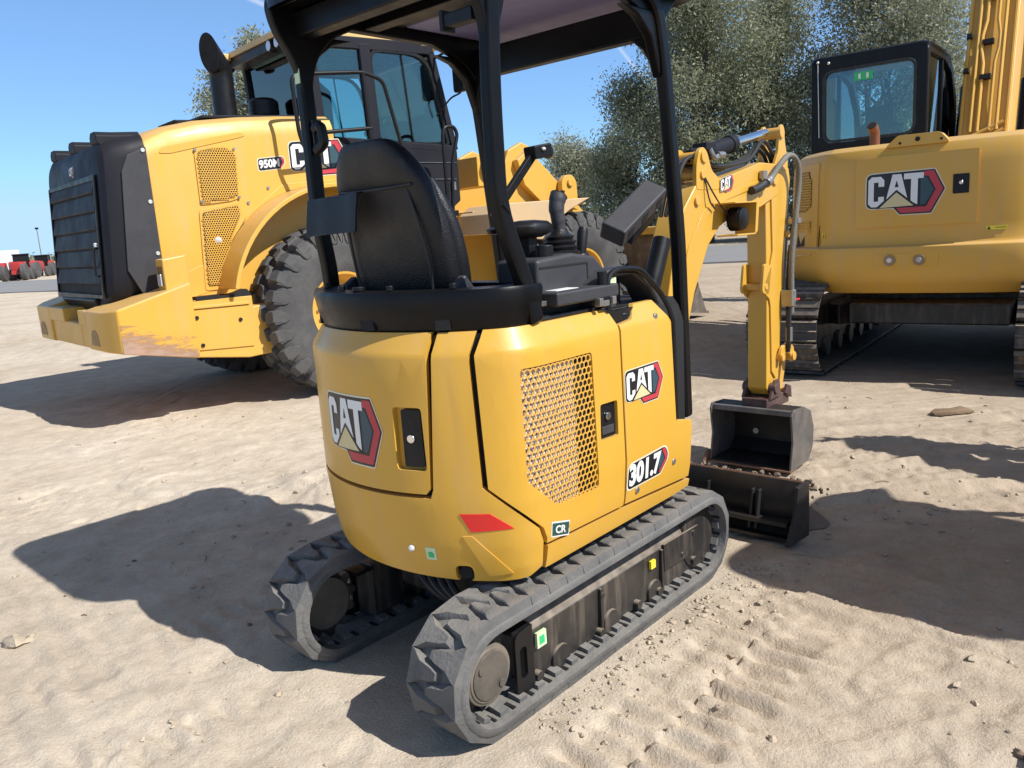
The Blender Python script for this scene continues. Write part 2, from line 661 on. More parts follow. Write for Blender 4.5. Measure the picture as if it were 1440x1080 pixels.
def text_mesh(body, bold=0.02, xs=1.0):
    """font outlines as 2D triangles, unit cap height, left aligned at 0"""
    key = (body, bold, xs)
    if key in _fc: return _fc[key]
    cu = bpy.data.curves.new("lettering", 'FONT')
    cu.body = body
    cu.offset = bold
    cu.resolution_u = 4
    ob = bpy.data.objects.new("lettering", cu)
    COL.objects.link(ob)
    bpy.context.view_layer.update()
    me = bpy.data.meshes.new_from_object(ob.evaluated_get(bpy.context.evaluated_depsgraph_get()))
    vs = [(v.co.x, v.co.y) for v in me.vertices]
    fs = [tuple(p.vertices) for p in me.polygons]
    bpy.data.objects.remove(ob)
    bpy.data.curves.remove(cu)
    bpy.data.meshes.remove(me)
    x0 = min(v[0] for v in vs)
    y0 = min(v[1] for v in vs)
    h = max(v[1] for v in vs) - y0
    vs = [((x - x0) / h * xs, (y - y0) / h) for x, y in vs]
    _fc[key] = (vs, fs)
    return _fc[key]


def lettering(b, body, fn, u, v, h, off, bold=0.02, xs=0.8, width=None):
    vs, fs = text_mesh(body, bold, xs)
    k = (width / max(q[0] for q in vs)) if width else h
    b.add([fn(u + x * k, v + y * h, off) for x, y in vs], fs)


# the maker's emblem: black plate, letters, cream triangle, red chevron.  unit width
def emblem(b, fn, u0, v0, w, h, off, ucuts=None, st=0.0006, shear=0.0):
    H = 0.575

    def g(u, v, o): return fn(u0 + u * w, v0 + (v / H) * h + shear * u * w, o)
    uc = [i / 8 for i in range(1, 8)] if ucuts else ()
    b.mi = 0
    sheet(b, rpoly([(-.01, .09), (.36, .085), (.44, -.01), (.845, -.01), (1.01, .31), (.875, .585), (-.01, .575)], [.09, .02, .02, .02, .02, .02, .09]), g, off, ucuts=uc)
    b.mi = 1
    sheet(b, rpoly([(.005, .1), (.365, .095), (.445, .003), (.838, .003), (.995, .31), (.866, .57), (.005, .56)], [.08, .01, .01, .01, .01, .01, .08]), g, off + st, ucuts=uc)
    b.mi = 2
    sheet(b, [(.74, .555), (.855, .555), (.975, .31), (.825, .022), (.455, .022), (.40, .092), (.775, .092), (.885, .31), (.79, .49), (.74, .49)], g, off + 2 * st, ucuts=uc)
    b.mi = 3
    sheet(b, [(.70, .12), (.76, .12), (.862, .31), (.772, .475), (.70, .475)], g, off + 2 * st, ucuts=uc)
    b.mi = 4
    sheet(b, [(.24, .39), (.24, .475), (.195, .525), (.075, .525), (.03, .48), (.03, .165), (.075, .12), (.15, .12), (.24, .20), (.24, .255), (.165, .255), (.165, .195), (.105, .195), (.105, .45), (.165, .45), (.165, .39)], g, off + 3 * st, ucuts=uc)
    sheet(b, [(.25, .13), (.345, .54), (.455, .54), (.56, .13)], g, off + 3 * st, ucuts=uc)
    sheet(b, [(.49, .54), (.735, .54), (.735, .465), (.665, .465), (.665, .125), (.58, .17), (.58, .465), (.49, .465)], g, off + 3 * st, ucuts=uc)
    b.mi = 1
    sheet(b, [(.375, .37), (.40, .46), (.425, .37)], g, off + 4 * st)
    sheet(b, [(.14, .095), (.40, .335), (.67, .105)], g, off + 4 * st, ucuts=uc)
    b.mi = 5
    sheet(b, [(.185, .105), (.40, .30), (.62, .115)], g, off + 5 * st, ucuts=uc)
    b.mi = 0


EMB = ['outl', 'ink', 'red', 'inkblue', 'white', 'tri']


def hexmesh(b, inside, fn, u0, u1, v0, v1, cell, wall, off, thick):
    """perforated sheet of hexagonal holes"""
    Rr = cell / math.sqrt(3)
    dv = 1.5 * Rr
    j = 0
    v = v0
    while v <= v1:
        u = u0 + (cell / 2 if j % 2 else 0)
        while u <= u1:
            if inside(u, v):
                o, q = [], []
                for k in range(6):
                    a = math.pi / 6 + k * math.pi / 3
                    o.append((u + Rr * math.cos(a), v + Rr * math.sin(a)))
                    q.append((u + (Rr - wall) * math.cos(a), v + (Rr - wall) * math.sin(a)))
                vs = [fn(x, y, off) for x, y in o] + [fn(x, y, off) for x, y in q] + [fn(x, y, off - thick) for x, y in q]
                fs = [(k, (k + 1) % 6, (k + 1) % 6 + 6, k + 6) for k in range(6)] + [(k + 6, (k + 1) % 6 + 6, (k + 1) % 6 + 12, k + 12) for k in range(6)]
                b.add(vs, fs)
            u += cell
        v += dv
        j += 1


def inpoly(poly):
    def t(u, v):
        c = False
        n = len(poly)
        for i in range(n):
            x0, y0 = poly[i]
            x1, y1 = poly[(i + 1) % n]
            if (y0 > v) != (y1 > v) and u < (x1 - x0) * (v - y0) / (y1 - y0) + x0: c = not c
        return c
    return t
# ------------------------------------------------------------------ ground, road, far land
MINI = (0.831, -0.037, 2.839)
LOAD = (0.722, -2.41, 8.63)
EXC = (0.926, 4.284, 7.683)


def to_local(x, y, m):
    c, s = math.cos(m[0]), math.sin(m[0])
    dx, dy = x - m[1], y - m[2]
    return c * dx + s * dy, -s * dx + c * dy


def sstep(a, b, x):
    t = np.clip((x - a) / (b - a), 0, 1)
    return t * t * (3 - 2 * t)


def vnoise(x, y, seed):
    """smooth value noise, vectorised"""
    rng = np.random.RandomState(seed)
    tab = rng.rand(256, 256)
    xi, yi = np.floor(x).astype(int), np.floor(y).astype(int)
    xf, yf = x - xi, y - yi
    xf = xf * xf * (3 - 2 * xf)
    yf = yf * yf * (3 - 2 * yf)
    g = lambda i, j: tab[i & 255, j & 255]
    return (g(xi, yi) * (1 - xf) + g(xi + 1, yi) * xf) * (1 - yf) + (g(xi, yi + 1) * (1 - xf) + g(xi + 1, yi + 1) * xf) * yf - 0.5


def cleats(lx, ly, y0, y1, x0, x1, pitch, amp, seed):
    """imprint of a rubber track lane: alternate bars across the lane"""
    m = sstep(y0 - .03, y0 + .02, ly) * (1 - sstep(y1 - .02, y1 + .03, ly)) * sstep(x0, x0 + .3, lx) * (1 - sstep(x1 - .3, x1, lx))
    mid = 0.5 * (y0 + y1)
    ph = np.where(ly > mid, 0.0, 0.5)
    w = np.sin(2 * np.pi * (lx / pitch + ph))
    w = np.tanh(2.2 * (w + 1.3 * vnoise(lx * 9, ly * 9, seed + 50)))
    k = np.clip(0.45 + 2.2 * vnoise(lx * 1.6 + 9, ly * 2.3, seed), 0, 1.2)
    return m * k * (amp * w - 0.006)


def ground_z(x, y):
    d = np.hypot(x, y - 3)
    near = 1 - sstep(9, 22, d)
    z = 0.05 * vnoise(x * .35, y * .35, 1) * sstep(3.5, 7, d)
    z = z + near * (0.020 * vnoise(x * 1.3, y * 1.3, 2) + 0.009 * vnoise(x * 3.1 + y * .6, y * 3.4, 3) + 0.007 * vnoise(x * 7.3, y * 7.9, 4) + 0.0065 * vnoise(x * 17, y * 16, 5) + 0.004 * vnoise(x * 37, y * 35, 15))
    # broken crumbly patches
    pt = np.clip(3.2 * (vnoise(x * 1.1 + 3, y * 1.1, 6) - .06), 0, 1) * near
    z = z + pt * (0.022 * np.abs(vnoise(x * 11, y * 12, 7)) + 0.016 * np.abs(vnoise(x * 25, y * 24, 8)))
    # broken crust: small crisp steps
    for k, (f_, a_) in enumerate(((4.2, .013), (9.5, .009), (21, .005))):
        w_ = vnoise(x * f_ * .5 + 7, y * f_ * .5, 60 + k)
        t_ = vnoise(x * f_ + w_ * 2, y * f_ * 1.15 + w_ * 2, 63 + k)
        z = z + near * a_ * (sstep(-.02, .03, t_) - .5) * np.clip(.25 + 2.2 * vnoise(x * .9 + k, y * .9, 66 + k), 0, 1)
    lx, ly = to_local(x, y, MINI)
    z = z + cleats(lx, ly, -.495, -.265, -3.2, -.75, .089, .019, 11)
    z = z + cleats(lx, ly, .265, .495, -3.2, -.75, .089, .019, 12)
    z = z + cleats(lx, ly, -1.02, -.66, -1.6, 1.3, .092, .0115, 13)
    z = z + cleats(lx, ly, -1.50, -1.12, -1.3, 1.6, .098, .010, 14)
    z = z + cleats(lx, ly, .85, 1.2, -3.0, .6, .10, .010, 16)
    # drag marks and fine furrows
    for ang, f1, f2, am, mask, sd in ((.10, 1.6, 26, .011, sstep(1.0, 1.8, x) * sstep(2.9, 3.4, y) * near, 80), (-.78, 1.8, 24, .010, sstep(-.6, .2, x - (2.6 - y) * .2) * (1 - sstep(3.0, 3.4, y)) * near, 81), (2.3, 1.5, 18, .008, (1 - sstep(-.9, -.3, x)) * (1 - sstep(3.2, 4.0, y)), 82)):
        ca_, sa_ = math.cos(ang), math.sin(ang)
        a1, a2 = x * ca_ + y * sa_, -x * sa_ + y * ca_
        f_ = vnoise(a1 * f1, a2 * f2, sd) + .5 * vnoise(a1 * f1 * 2.3, a2 * f2 * 2.1, sd + 5)
        z = z + am * mask * np.tanh(3 * f_) * np.clip(.3 + 2.4 * vnoise(x * 1.3 + sd, y * 1.3, sd + 9), 0, 1.2)
    # long ruts running off to the right past the bucket
    for k, (yy, a) in enumerate(((3.55, .034), (3.72, .046), (3.93, .036), (4.2, .040), (4.62, .028), (4.95, .034), (5.4, .03))):
        wob = yy + .06 * (x - 1.3) + .10 * vnoise(x * .9, x * 0 + yy, 20 + k)
        z = z + a * np.exp(-((y - wob) / .042) ** 2) * sstep(1.25, 1.7, x) * (1 - sstep(4.5, 7, x)) * np.clip(.6 + 1.6 * vnoise(x * 1.4, y, 30 + k), 0, 1.3)
    # hump of pushed soil left of the machine's nose
    z = z + .10 * np.exp(-(((x + .95) / .55) ** 2 + ((y - 4.55) / .33) ** 2)) * (1 + 1.2 * vnoise(x * 6, y * 6, 40))
    # low windrow far left
    t = y - (12.6 - .78 * (x + 6.6))
    z = z + .16 * np.exp(-(t / .5) ** 2) * sstep(-16, -12, x) * (1 - sstep(-6.2, -5.4, x)) * (1 + 1.1 * vnoise(x * 3, y * 3, 41))
    # keep it level under the machines that stand on it
    ms = (1 - sstep(.50, .62, np.abs(ly))) * (1 - sstep(.72, .86, np.abs(lx)))
    z = z * (1 - .85 * ms) - .004 * ms
    for mm, hx, hy in ((LOAD, 2.4, 1.6), (EXC, 2.2, 1.4)):
        ax, ay = to_local(x, y, mm)
        e = (1 - sstep(hy, hy + .5, np.abs(ay))) * (1 - sstep(hx, hx + .6, np.abs(ax - (1.6 if mm is LOAD else 0))))
        z = z * (1 - .8 * e) - .012 * e
    return z


def axis_coords(lo, hi, fine, far):
    c = list(np.arange(lo, hi + 1e-6, fine))
    st, a, b = fine, c[0], c[-1]
    L, Hh = [], []
    while b < far or a > -far:
        st *= 1.09
        a -= st
        b += st
        L.append(a)
        Hh.append(b)
    return np.array(L[::-1] + c + Hh)


gx = axis_coords(-3.6, 3.9, .0145, 1500)
gy = axis_coords(1.35, 6.2, .0145, 1500)
GX, GY = np.meshgrid(gx, gy, indexing='ij')
GZ = ground_z(GX, GY)
nx_, ny_ = GX.shape
me = bpy.data.meshes.new("ground")
vv = np.stack([GX, GY, GZ], -1).reshape(-1, 3)
ii = np.arange(nx_ * ny_).reshape(nx_, ny_)
qq = np.stack([ii[:-1, :-1], ii[1:, :-1], ii[1:, 1:], ii[:-1, 1:]], -1).reshape(-1, 4)
me.vertices.add(len(vv))
me.vertices.foreach_set("co", vv.ravel())
me.loops.add(qq.size)
me.loops.foreach_set("vertex_index", qq.ravel())
me.polygons.add(len(qq))
me.polygons.foreach_set("loop_start", np.arange(0, qq.size, 4))
me.polygons.foreach_set("loop_total", np.full(len(qq), 4))
me.polygons.foreach_set("use_smooth", np.ones(len(qq), bool))
me.update()
me.validate()


def sand_material():
    m = bpy.data.materials.new("dry_sandy_soil")
    m.use_nodes = True
    n, l = m.node_tree.nodes, m.node_tree.links
    b = n["Principled BSDF"]
    b.inputs["Roughness"].default_value = 0.95
    b.inputs["Specular IOR Level"].default_value = 0.1
    tc = n.new("ShaderNodeTexCoord")

    def nz(s, d=8, ro=.6, dist=0):
        t = n.new("ShaderNodeTexNoise")
        t.inputs["Scale"].default_value = s
        t.inputs["Detail"].default_value = d
        t.inputs["Roughness"].default_value = ro
        t.inputs["Distortion"].default_value = dist
        l.new(tc.outputs["Object"], t.inputs["Vector"])
        return t
    r1 = n.new("ShaderNodeValToRGB")
    r1.color_ramp.elements[0].position = .3
    r1.color_ramp.elements[0].color = (.47, .385, .295, 1)
    r1.color_ramp.elements[1].position = .68
    r1.color_ramp.elements[1].color = (.62, .54, .44, 1)
    e = r1.color_ramp.elements.new(.5)
    e.color = (.57, .485, .385, 1)
    l.new(nz(.55, 9, .62, .4).outputs["Fac"], r1.inputs["Fac"])
    r2 = n.new("ShaderNodeValToRGB")
    r2.color_ramp.elements[0].position = .36
    r2.color_ramp.elements[0].color = (.78, .765, .75, 1)
    r2.color_ramp.elements[1].position = .6
    r2.color_ramp.elements[1].color = (1.04, 1.03, 1.02, 1)
    l.new(nz(5.5, 10, .68).outputs["Fac"], r2.inputs["Fac"])
    mu = n.new("ShaderNodeMix")
    mu.data_type = 'RGBA'
    mu.blend_type = 'MULTIPLY'
    mu.inputs["Factor"].default_value = .75
    l.new(r1.outputs["Color"], mu.inputs["A"])
    l.new(r2.outputs["Color"], mu.inputs["B"])
    # fine grains
    r3 = n.new("ShaderNodeValToRGB")
    r3.color_ramp.elements[0].position = .30
    r3.color_ramp.elements[0].color = (.70, .68, .66, 1)
    r3.color_ramp.elements[1].position = .52
    r3.color_ramp.elements[1].color = (1.03, 1.03, 1.03, 1)
    l.new(nz(70, 5, .75).outputs["Fac"], r3.inputs["Fac"])
    m2 = n.new("ShaderNodeMix")
    m2.data_type = 'RGBA'
    m2.blend_type = 'MULTIPLY'
    m2.inputs["Factor"].default_value = .55
    l.new(mu.outputs["Result"], m2.inputs["A"])
    l.new(r3.outputs["Color"], m2.inputs["B"])
    # browner soil towards the right; its darker colour also deepens the shade there
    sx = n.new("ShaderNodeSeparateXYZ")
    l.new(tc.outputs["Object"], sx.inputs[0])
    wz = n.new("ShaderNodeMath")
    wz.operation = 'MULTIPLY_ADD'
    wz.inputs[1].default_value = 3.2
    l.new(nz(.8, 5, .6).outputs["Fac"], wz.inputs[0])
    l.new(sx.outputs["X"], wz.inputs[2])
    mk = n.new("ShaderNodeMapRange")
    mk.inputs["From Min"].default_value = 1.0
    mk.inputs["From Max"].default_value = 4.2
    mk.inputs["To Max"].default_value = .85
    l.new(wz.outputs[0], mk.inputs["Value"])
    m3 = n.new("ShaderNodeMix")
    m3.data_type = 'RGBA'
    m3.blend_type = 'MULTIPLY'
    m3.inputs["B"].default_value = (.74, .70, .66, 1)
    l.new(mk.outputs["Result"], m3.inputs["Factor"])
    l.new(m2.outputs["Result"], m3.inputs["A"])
    l.new(m3.outputs["Result"], b.inputs["Base Color"])
    bp = n.new("ShaderNodeBump")
    bp.inputs["Strength"].default_value = .6
    bp.inputs["Distance"].default_value = .013
    ad = n.new("ShaderNodeMath")
    ad.operation = 'ADD'
    l.new(nz(24, 10, .8, .3).outputs["Fac"], ad.inputs[0])
    l.new(nz(110, 4, .6).outputs["Fac"], ad.inputs[1])
    l.new(ad.outputs[0], bp.inputs["Height"])
    l.new(bp.outputs["Normal"], b.inputs["Normal"])
    return m


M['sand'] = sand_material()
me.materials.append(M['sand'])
ground = bpy.data.objects.new("ground", me)
COL.objects.link(ground)
tag(ground, kind='structure')

# asphalt road crossing behind, ground-plane strip
M['asphalt'] = pm("pale_asphalt", (.20, .20, .205), .85, dust=.35, var=.12, scale=.25, bump=.2, bscale=30, dustcol=(.36, .32, .27))
rb = B()
d = Vector((28.7, -13.3, 0)).normalized()
nrm = Vector((-d.y, d.x, 0))
p0 = Vector((-22.2, 36.8, .055))
N = 60
L_ = []
for i in range(N + 1):
    q = p0 + d * (-160 + i * 320 / N)
    a = q + nrm * (random.uniform(-.25, .25))
    c = q + nrm * 13.4
    L_.append(((a.x, a.y, .055), (c.x, c.y, .055), (c.x, c.y, .0), (a.x, a.y, 0)))
rb.loft(L_)
tag(rb.part("road", 'asphalt'), kind='structure')
# ------------------------------------------------------------------ mini excavator
def mk_outline():
    Rr, ds = .65, .01
    a0 = math.asin(.49 / Rr)
    n = int(1.027 / ds)
    L = [(.6 - i * ds, -.49) for i in range(n + 1)]
    na = int(2 * a0 * Rr / ds)
    for i in range(1, na + 1):
        t = a0 - 2 * a0 * i / na
        L.append((-Rr * math.cos(t), -Rr * math.sin(t)))
    L += [(-.427 + i * ds, .49) for i in range(1, n + 1)]
    out = []
    for i in range(len(L)):
        m = min(i, len(L) - 1 - i, 12)
        sx = sy = sw = 0
        for k in range(-m, m + 1):
            g = math.exp(-k * k / 72)
            sx += g * L[i + k][0]
            sy += g * L[i + k][1]
            sw += g
        out.append((sx / sw, sy / sw))
    return out


OUT = mk_outline()
NRM = []
for i in range(len(OUT)):
    a, b = OUT[max(0, i - 3)], OUT[min(len(OUT) - 1, i + 3)]
    dx, dy = b[0] - a[0], b[1] - a[1]
    l_ = math.hypot(dx, dy)
    NRM.append((-dy / l_, dx / l_))
if NRM[20][1] > 0: NRM = [(-a, -b) for a, b in NRM]
PROF = [(.36, -.06), (.40, -.04), (.44, -.028), (.52, -.012), (.65, 0), (1.085, 0), (1.10, -.004), (1.165, -.045), (1.2, -.07), (1.3, -.07)]
SEND = (len(OUT) - 1) * .01


def prof(z):
    for (z0, o0), (z1, o1) in zip(PROF, PROF[1:]):
        if z <= z1: return o0 + (o1 - o0) * (z - z0) / (z1 - z0)
    return PROF[-1][1]


def skin(s, z, off=0.0, p=True):
    t = max(0, min(len(OUT) - 1.001, s / .01))
    i = int(t)
    k = t - i
    x = OUT[i][0] * (1 - k) + OUT[i + 1][0] * k
    y = OUT[i][1] * (1 - k) + OUT[i + 1][1] * k
    nx, ny = NRM[i][0] * (1 - k) + NRM[i + 1][0] * k, NRM[i][1] * (1 - k) + NRM[i + 1][1] * k
    o = off + (prof(z) if p else 0)
    return (x + nx * o, y + ny * o, z)


SC_ARC = [.9 + .03 * i for i in range(50)]
ZC = [.44, .52, .58, .65, 1.085, 1.10]


def loop_path(a, r, zc):
    """stadium loop of a track: returns fn(u)->(x,z,nx,nz), length"""
    Lt = 4 * a + 2 * math.pi * r

    def fn(u):
        u = u % Lt
        if u < 2 * a: return (-a + u, zc - r, 0, -1)
        u -= 2 * a
        if u < math.pi * r:
            t = u / r
            return (a + r * math.sin(t), zc - r * math.cos(t), math.sin(t), -math.cos(t))
        u -= math.pi * r
        if u < 2 * a: return (a - u, zc + r, 0, 1)
        u -= 2 * a
        t = u / r
        return (-a - r * math.sin(t), zc + r * math.cos(t), -math.sin(t), math.cos(t))
    return fn, Lt


def rubber_track(parent, y0, y1, outer):
    a, r, zc = .605, .156, .183
    fn, Lt = loop_path(a, r, zc)
    b = B()
    N = 132
    w = y1 - y0
    rings = []
    for i in range(N):
        x, z, nx, nz = fn(Lt * i / N)
        sec = [(y0, -.016), (y0, .004), (y0 + .012, .013), (y0 + .5 * w, .016), (y1 - .012, .013), (y1, .004), (y1, -.016), (y1 - .05, -.022), (y0 + .05, -.022)]
        rings.append([(x + nx * h, y, z + nz * h) for y, h in sec])
    b.loft(rings, False, True)
    nl = 40
    p = Lt / nl
    for half in (0, 1):
        for i in range(nl):
            uc = (i + .5 * half) * p
            # plan of a lug: (along, across) base and top, across measured from the outer edge to the middle
            base = [(-.0430, .004), (.0430, .004), (.0425, .034), (.034, .064), (.027, .106), (.015, .138), (-.015, .138), (-.027, .106), (-.034, .064), (-.0425, .034)]
            top = [(-.0415, .012), (.0415, .012), (.037, .027), (.020, .056), (.014, .100), (.007, .124), (-.007, .124), (-.014, .100), (-.020, .056), (-.037, .027)]
            ring = []
            for pl, h in ((base, .006), ([(q[0] * .55 + t[0] * .45, q[1] * .55 + t[1] * .45) for q, t in zip(base, top)], .017), ([(q[0] * .3 + t[0] * .7, q[1] * .3 + t[1] * .7) for q, t in zip(base, top)], .027), (top, .034)):
                rr = []
                for du, dv in pl:
                    x, z, nx, nz = fn(uc + du * (1.04))
                    y = (y0 + dv) if half == 0 else (y1 - dv)
                    rr.append((x + nx * h, y, z + nz * h))
                ring.append(rr)
            b.loft(ring)
    # steel core lugs that show on the inside of the band
    c = b
    for i in range(nl):
        u = (i + .25) * p
        for yy0, yy1 in ((y0 + .028, y0 + .075), (y1 - .075, y1 - .028)):
            ring = []
            for du in (-.017, .017):
                x, z, nx, nz = fn(u + du)
                ring.append([(x + nx * h, y, z + nz * h) for y, h in ((yy0, -.021), (yy1, -.021), (yy1, -.040), (yy0, -.034))])
            c.loft(ring)
            x, z, nx, nz = fn(u + p * .5)
        yo = y0 + .012 if outer < 0 else y1 - .012
    e = b
    b.mi = 1
    for i in range(nl):
        u = (i + .72) * p
        for ys in ((y0 + .024, y0 + .062), (y1 - .062, y1 - .024)):
            ring = []
            for du in (-.006, .006):
                x, z, nx, nz = fn(u + du)
                ring.append([(x + nx * h, y, z + nz * h) for y, h in ((ys[0], -.0205), (ys[1], -.0205), (ys[1], -.0245), (ys[0], -.0245))])
            e.loft(ring)
    return b.part("track", ['rubber', 'dark'], parent, smooth=58)


def track_frame(parent, y0, y1, sgn):
    """sgn -1: machine's right side (outer face towards -y)"""
    yo = y0 + .012 if sgn < 0 else y1 - .012
    yi = y1 - .05 if sgn < 0 else y0 + .05
    s = sgn
    f = B()
    # side plate with a chamfered top shelf
    prof_ = [(yi, .07), (yo - s * .05, .055), (yo - s * .045, .225), (yo - s * .085, .268), (yi, .272)]
    f.prism(prof_, 'x', -.44, .62)
    fr = f.part("track_frame", 'frame', parent, bevel=.006)
    g = B()
    for x in (-.06, .33):
        g.prism([(yo - s * .046, .06), (yo - s * .034, .06), (yo - s * .034, .226), (yo - s * .046, .226)], 'x', x - .006, x + .006)
    g.prism([(.345, .135), (.60, .128), (.60, .235), (.345, .24)], 'y', yo - s * .046, yo - s * .036)
    g.parts("frame_rib", 'frame', fr, bevel=.002)
    h = B()
    for x, z in ((-.40, .075), (-.07, .07), (.16, .078), (.30, .072), (.56, .10)):
        h.cyl((x, yo - s * .05, z), (x, yo - s * .028, z), .016, n=12)
    for x, z in ((-.055, .2), (.475, .155), (.56, .215)):
        h.cyl((x, yo - s * .05, z), (x, yo - s * .032, z), .010, n=10)
    h.parts("frame_bolt", 'frame', fr)
    # rear bracket with a slot
    k = B()
    vs = rpoly([(-.505, .055), (-.425, .055), (-.425, .262), (-.505, .255)], [.02, .004, .004, .03])
    sheet(k, vs, lambda u, v, o: (u, yo - s * .030 + s * o, v), 0, .012, holes=[rpoly([(-.487, .105), (-.455, .105), (-.455, .205), (-.487, .205)], .015, 3)])
    k.bx(-.505, -.425, min(yo - s * .04, yi), max(yo - s * .04, yi), .248, .262)
    k.part("tow_bracket", 'satin', fr, bevel=.003)
    # drive hub and sprocket at the rear
    m = B()
    m.lathe([(.02, 0), (.088, 0), (.096, -.008 * -s * -1 if False else .0), (.096, .07), (.05, .075)], 'y', (-.615, yo - s * .035 - (0.07 if s > 0 else 0) + (0 if s < 0 else 0), .183), 36) if False else None
    ya, yb = yo - s * .03, yo - s * .12
    m.tube([(-.615, ya, .183), (-.615, ya - s * .004, .183), (-.615, ya - s * .006, .183), (-.615, yb, .183)], [.080, .080, .090, .092], 36)
    hub = m.part("drive_hub", pmx("dusty_hub", (.10, .085, .065), .55, .35), parent, bevel=.004)
    q = B()
    q.cyl((-.615, ya, .183), (-.615, ya + s * .004, .183), .072, n=32)
    q.cyl((-.655, ya, .215), (-.655, ya + s * .009, .215), .012, n=12)
    q.cyl((-.575, ya, .145), (-.575, ya + s * .009, .145), .014, n=12)
    q.part("hub_cover", pmx("hub_cover_paint", (.045, .042, .038), .5, .25), hub, bevel=.002)
    sp_ = B()
    nt = 12
    ring = []
    for i in range(nt * 4):
        an = 2 * math.pi * i / (nt * 4)
        rad = .128 if i % 4 in (0, 1) else .104
        ring.append((-.615 + rad * math.cos(an), .183 + rad * math.sin(an)))
    sp_.prism(ring, 'y', .5 * (y0 + y1) - .018, .5 * (y0 + y1) + .018)
    sp_.part("sprocket", 'frame', parent, bevel=.002)
    # idler and rollers
    d = B()
    for yy in (.5 * (y0 + y1) - .035, .5 * (y0 + y1) + .035):
        d.cyl((.62, yy - .018, .183), (.62, yy + .018, .183), .130, n=32)
    d.part("idler_wheel", 'frame', parent, bevel=.004)
    for x in (-.28, .0, .28):
        e = B()
        e.cyl((x, y0 + .05, .078), (x, y1 - .05, .078), .045, n=18)
        e.part("track_roller", 'frame', parent, bevel=.003)
    return fr


def pmx(name, col, rough, dust=0.1):
    if name not in M: M[name] = pm(name, col, rough, dust=dust, scale=8)
    return M[name]


def panel(name, poly, parent, mat='yellow', off=0.0, thick=.022, holes=(), bevel=.006, zc=ZC, ucuts=SC_ARC):
    b = B()
    sheet(b, poly, skin, off, thick, ucuts, zc, holes)
    return b.part(name, mat, parent, bevel=bevel, seg=3, smooth=24)


mini = empty("mini_excavator", (MINI[1], MINI[2], 0), MINI[0],
             "small yellow excavator on rubber tracks with open black canopy, nearest machine in the middle", "excavator")

# --- undercarriage
for s, (a, b_) in ((-1, (-.495, -.282)), (1, (.252, .465))):
    rubber_track(mini, a, b_, s)
    track_frame(mini, a, b_, s)
b = B()
b.bx(-.33, .33, -.27, .27, .17, .30)
b.cyl((0, 0, .30), (0, 0, .40), .25, n=40)
for s in (-1, 1):
    b.tube([(-.2, s * .2, .2), (-.2, s * .33, .2)], .05)
    b.tube([(.2, s * .2, .2), (.2, s * .33, .2)], .05)
b.part("car_body", 'frame', mini, bevel=.01)
b = B()
for k in range(4):
    y = -.12 + .05 * k
    b.tube(spline([(-.30, y, .36), (-.42, y + .02, .31), (-.40, y - .08, .22), (-.30, y - .1, .2)]), .013, 8)
b.parts("travel_hose", 'bhose', mini)

# --- dozer blade
b = B()
cur = [(1.14, .03), (1.185, .02), (1.20, .06), (1.175, .13), (1.18, .20), (1.205, .262), (1.19, .270), (1.160, .215), (1.152, .13), (1.165, .06)]
b.prism(cur, 'y', -.63, .63)
bl = b.part("dozer_blade", 'bucket', mini, bevel=.004)
b = B()
b.prism([(1.02, .03), (1.24, .012), (1.24, .27), (1.12, .265), (1.10, .15)], 'y', -.640, -.622)
b.prism([(1.02, .03), (1.24, .012), (1.24, .27), (1.12, .265), (1.10, .15)], 'y', .622, .640)
for y in (-.45, -.42, -.2, .2):
    b.prism([(1.10, .05), (1.17, .05), (1.17, .22), (1.14, .22)], 'y', y - .006, y + .006)
b.bx(1.09, 1.16, -.6, .6, .085, .105)
b.bx(1.10, 1.20, -.625, .625, .012, .03)
b.parts("blade_rib", 'bucket', bl, bevel=.003)
b = B()
b.bx(1.196, 1.212, -.62, .62, .005, .075)
b.prism([(1.19, .266), (1.207, .258), (1.209, .268), (1.196, .275)], 'y', -.63, .63)
b.part("cutting_edge", 'rust', bl, bevel=.002)
for s in (-1, 1):
    b = B()
    b.bar([(.35, s * .17, .20), (.75, s * .19, .17), (1.15, s * .20, .13)], .05, .09)
    b.part("blade_arm", 'satin', mini, bevel=.006)

# --- body shell
b = B()
zs = [.42, .5, .6, 1.06, 1.12, 1.15]
ss = [.10 + i * .03 for i in range(int((SEND - .2) / .03) + 1)]
b.loft([[skin(s, z, -.028) for s in ss] for z in zs])
b.part("inner_shell", 'dark', mini)  # black so the gaps between panels read as deep shade

cw = [(2.75, .668), (2.30, .671), (1.322, .671), (1.312, .70), (1.283, 1.10), (1.272, 1.156), (1.150, 1.156), (1.175, 1.09), (1.163, .705), (.99, .558), (.972, .51), (.966, .425), (1.02, .402), (1.12, .398), (1.24, .402), (1.49, .412), (1.9, .425), (2.75, .43)]
counter = panel("counterweight", cw, mini, thick=.03, bevel=.009, holes=[rpoly([(1.215, .40), (1.275, .40), (1.275, .455), (1.215, .455)], .02, 3)])
b = B()
sheet(b, rpoly([(1.208, .396), (1.284, .396), (1.284, .465), (1.208, .465)], .02, 3), skin, -.03, .002)
b.cyl(skin(1.245, .425, -.03), skin(1.245, .425, -.012), .020, n=16)
b.part("tie_down_hole", 'dark', counter)
b = B()
sheet(b, [(1.238, .627), (1.145, .626), (1.076, .575), (1.208, .569)], skin, .002, .004, [1.1, 1.14, 1.18, 1.21])
b.part("tail_reflector", 'redref', counter, bevel=.001)
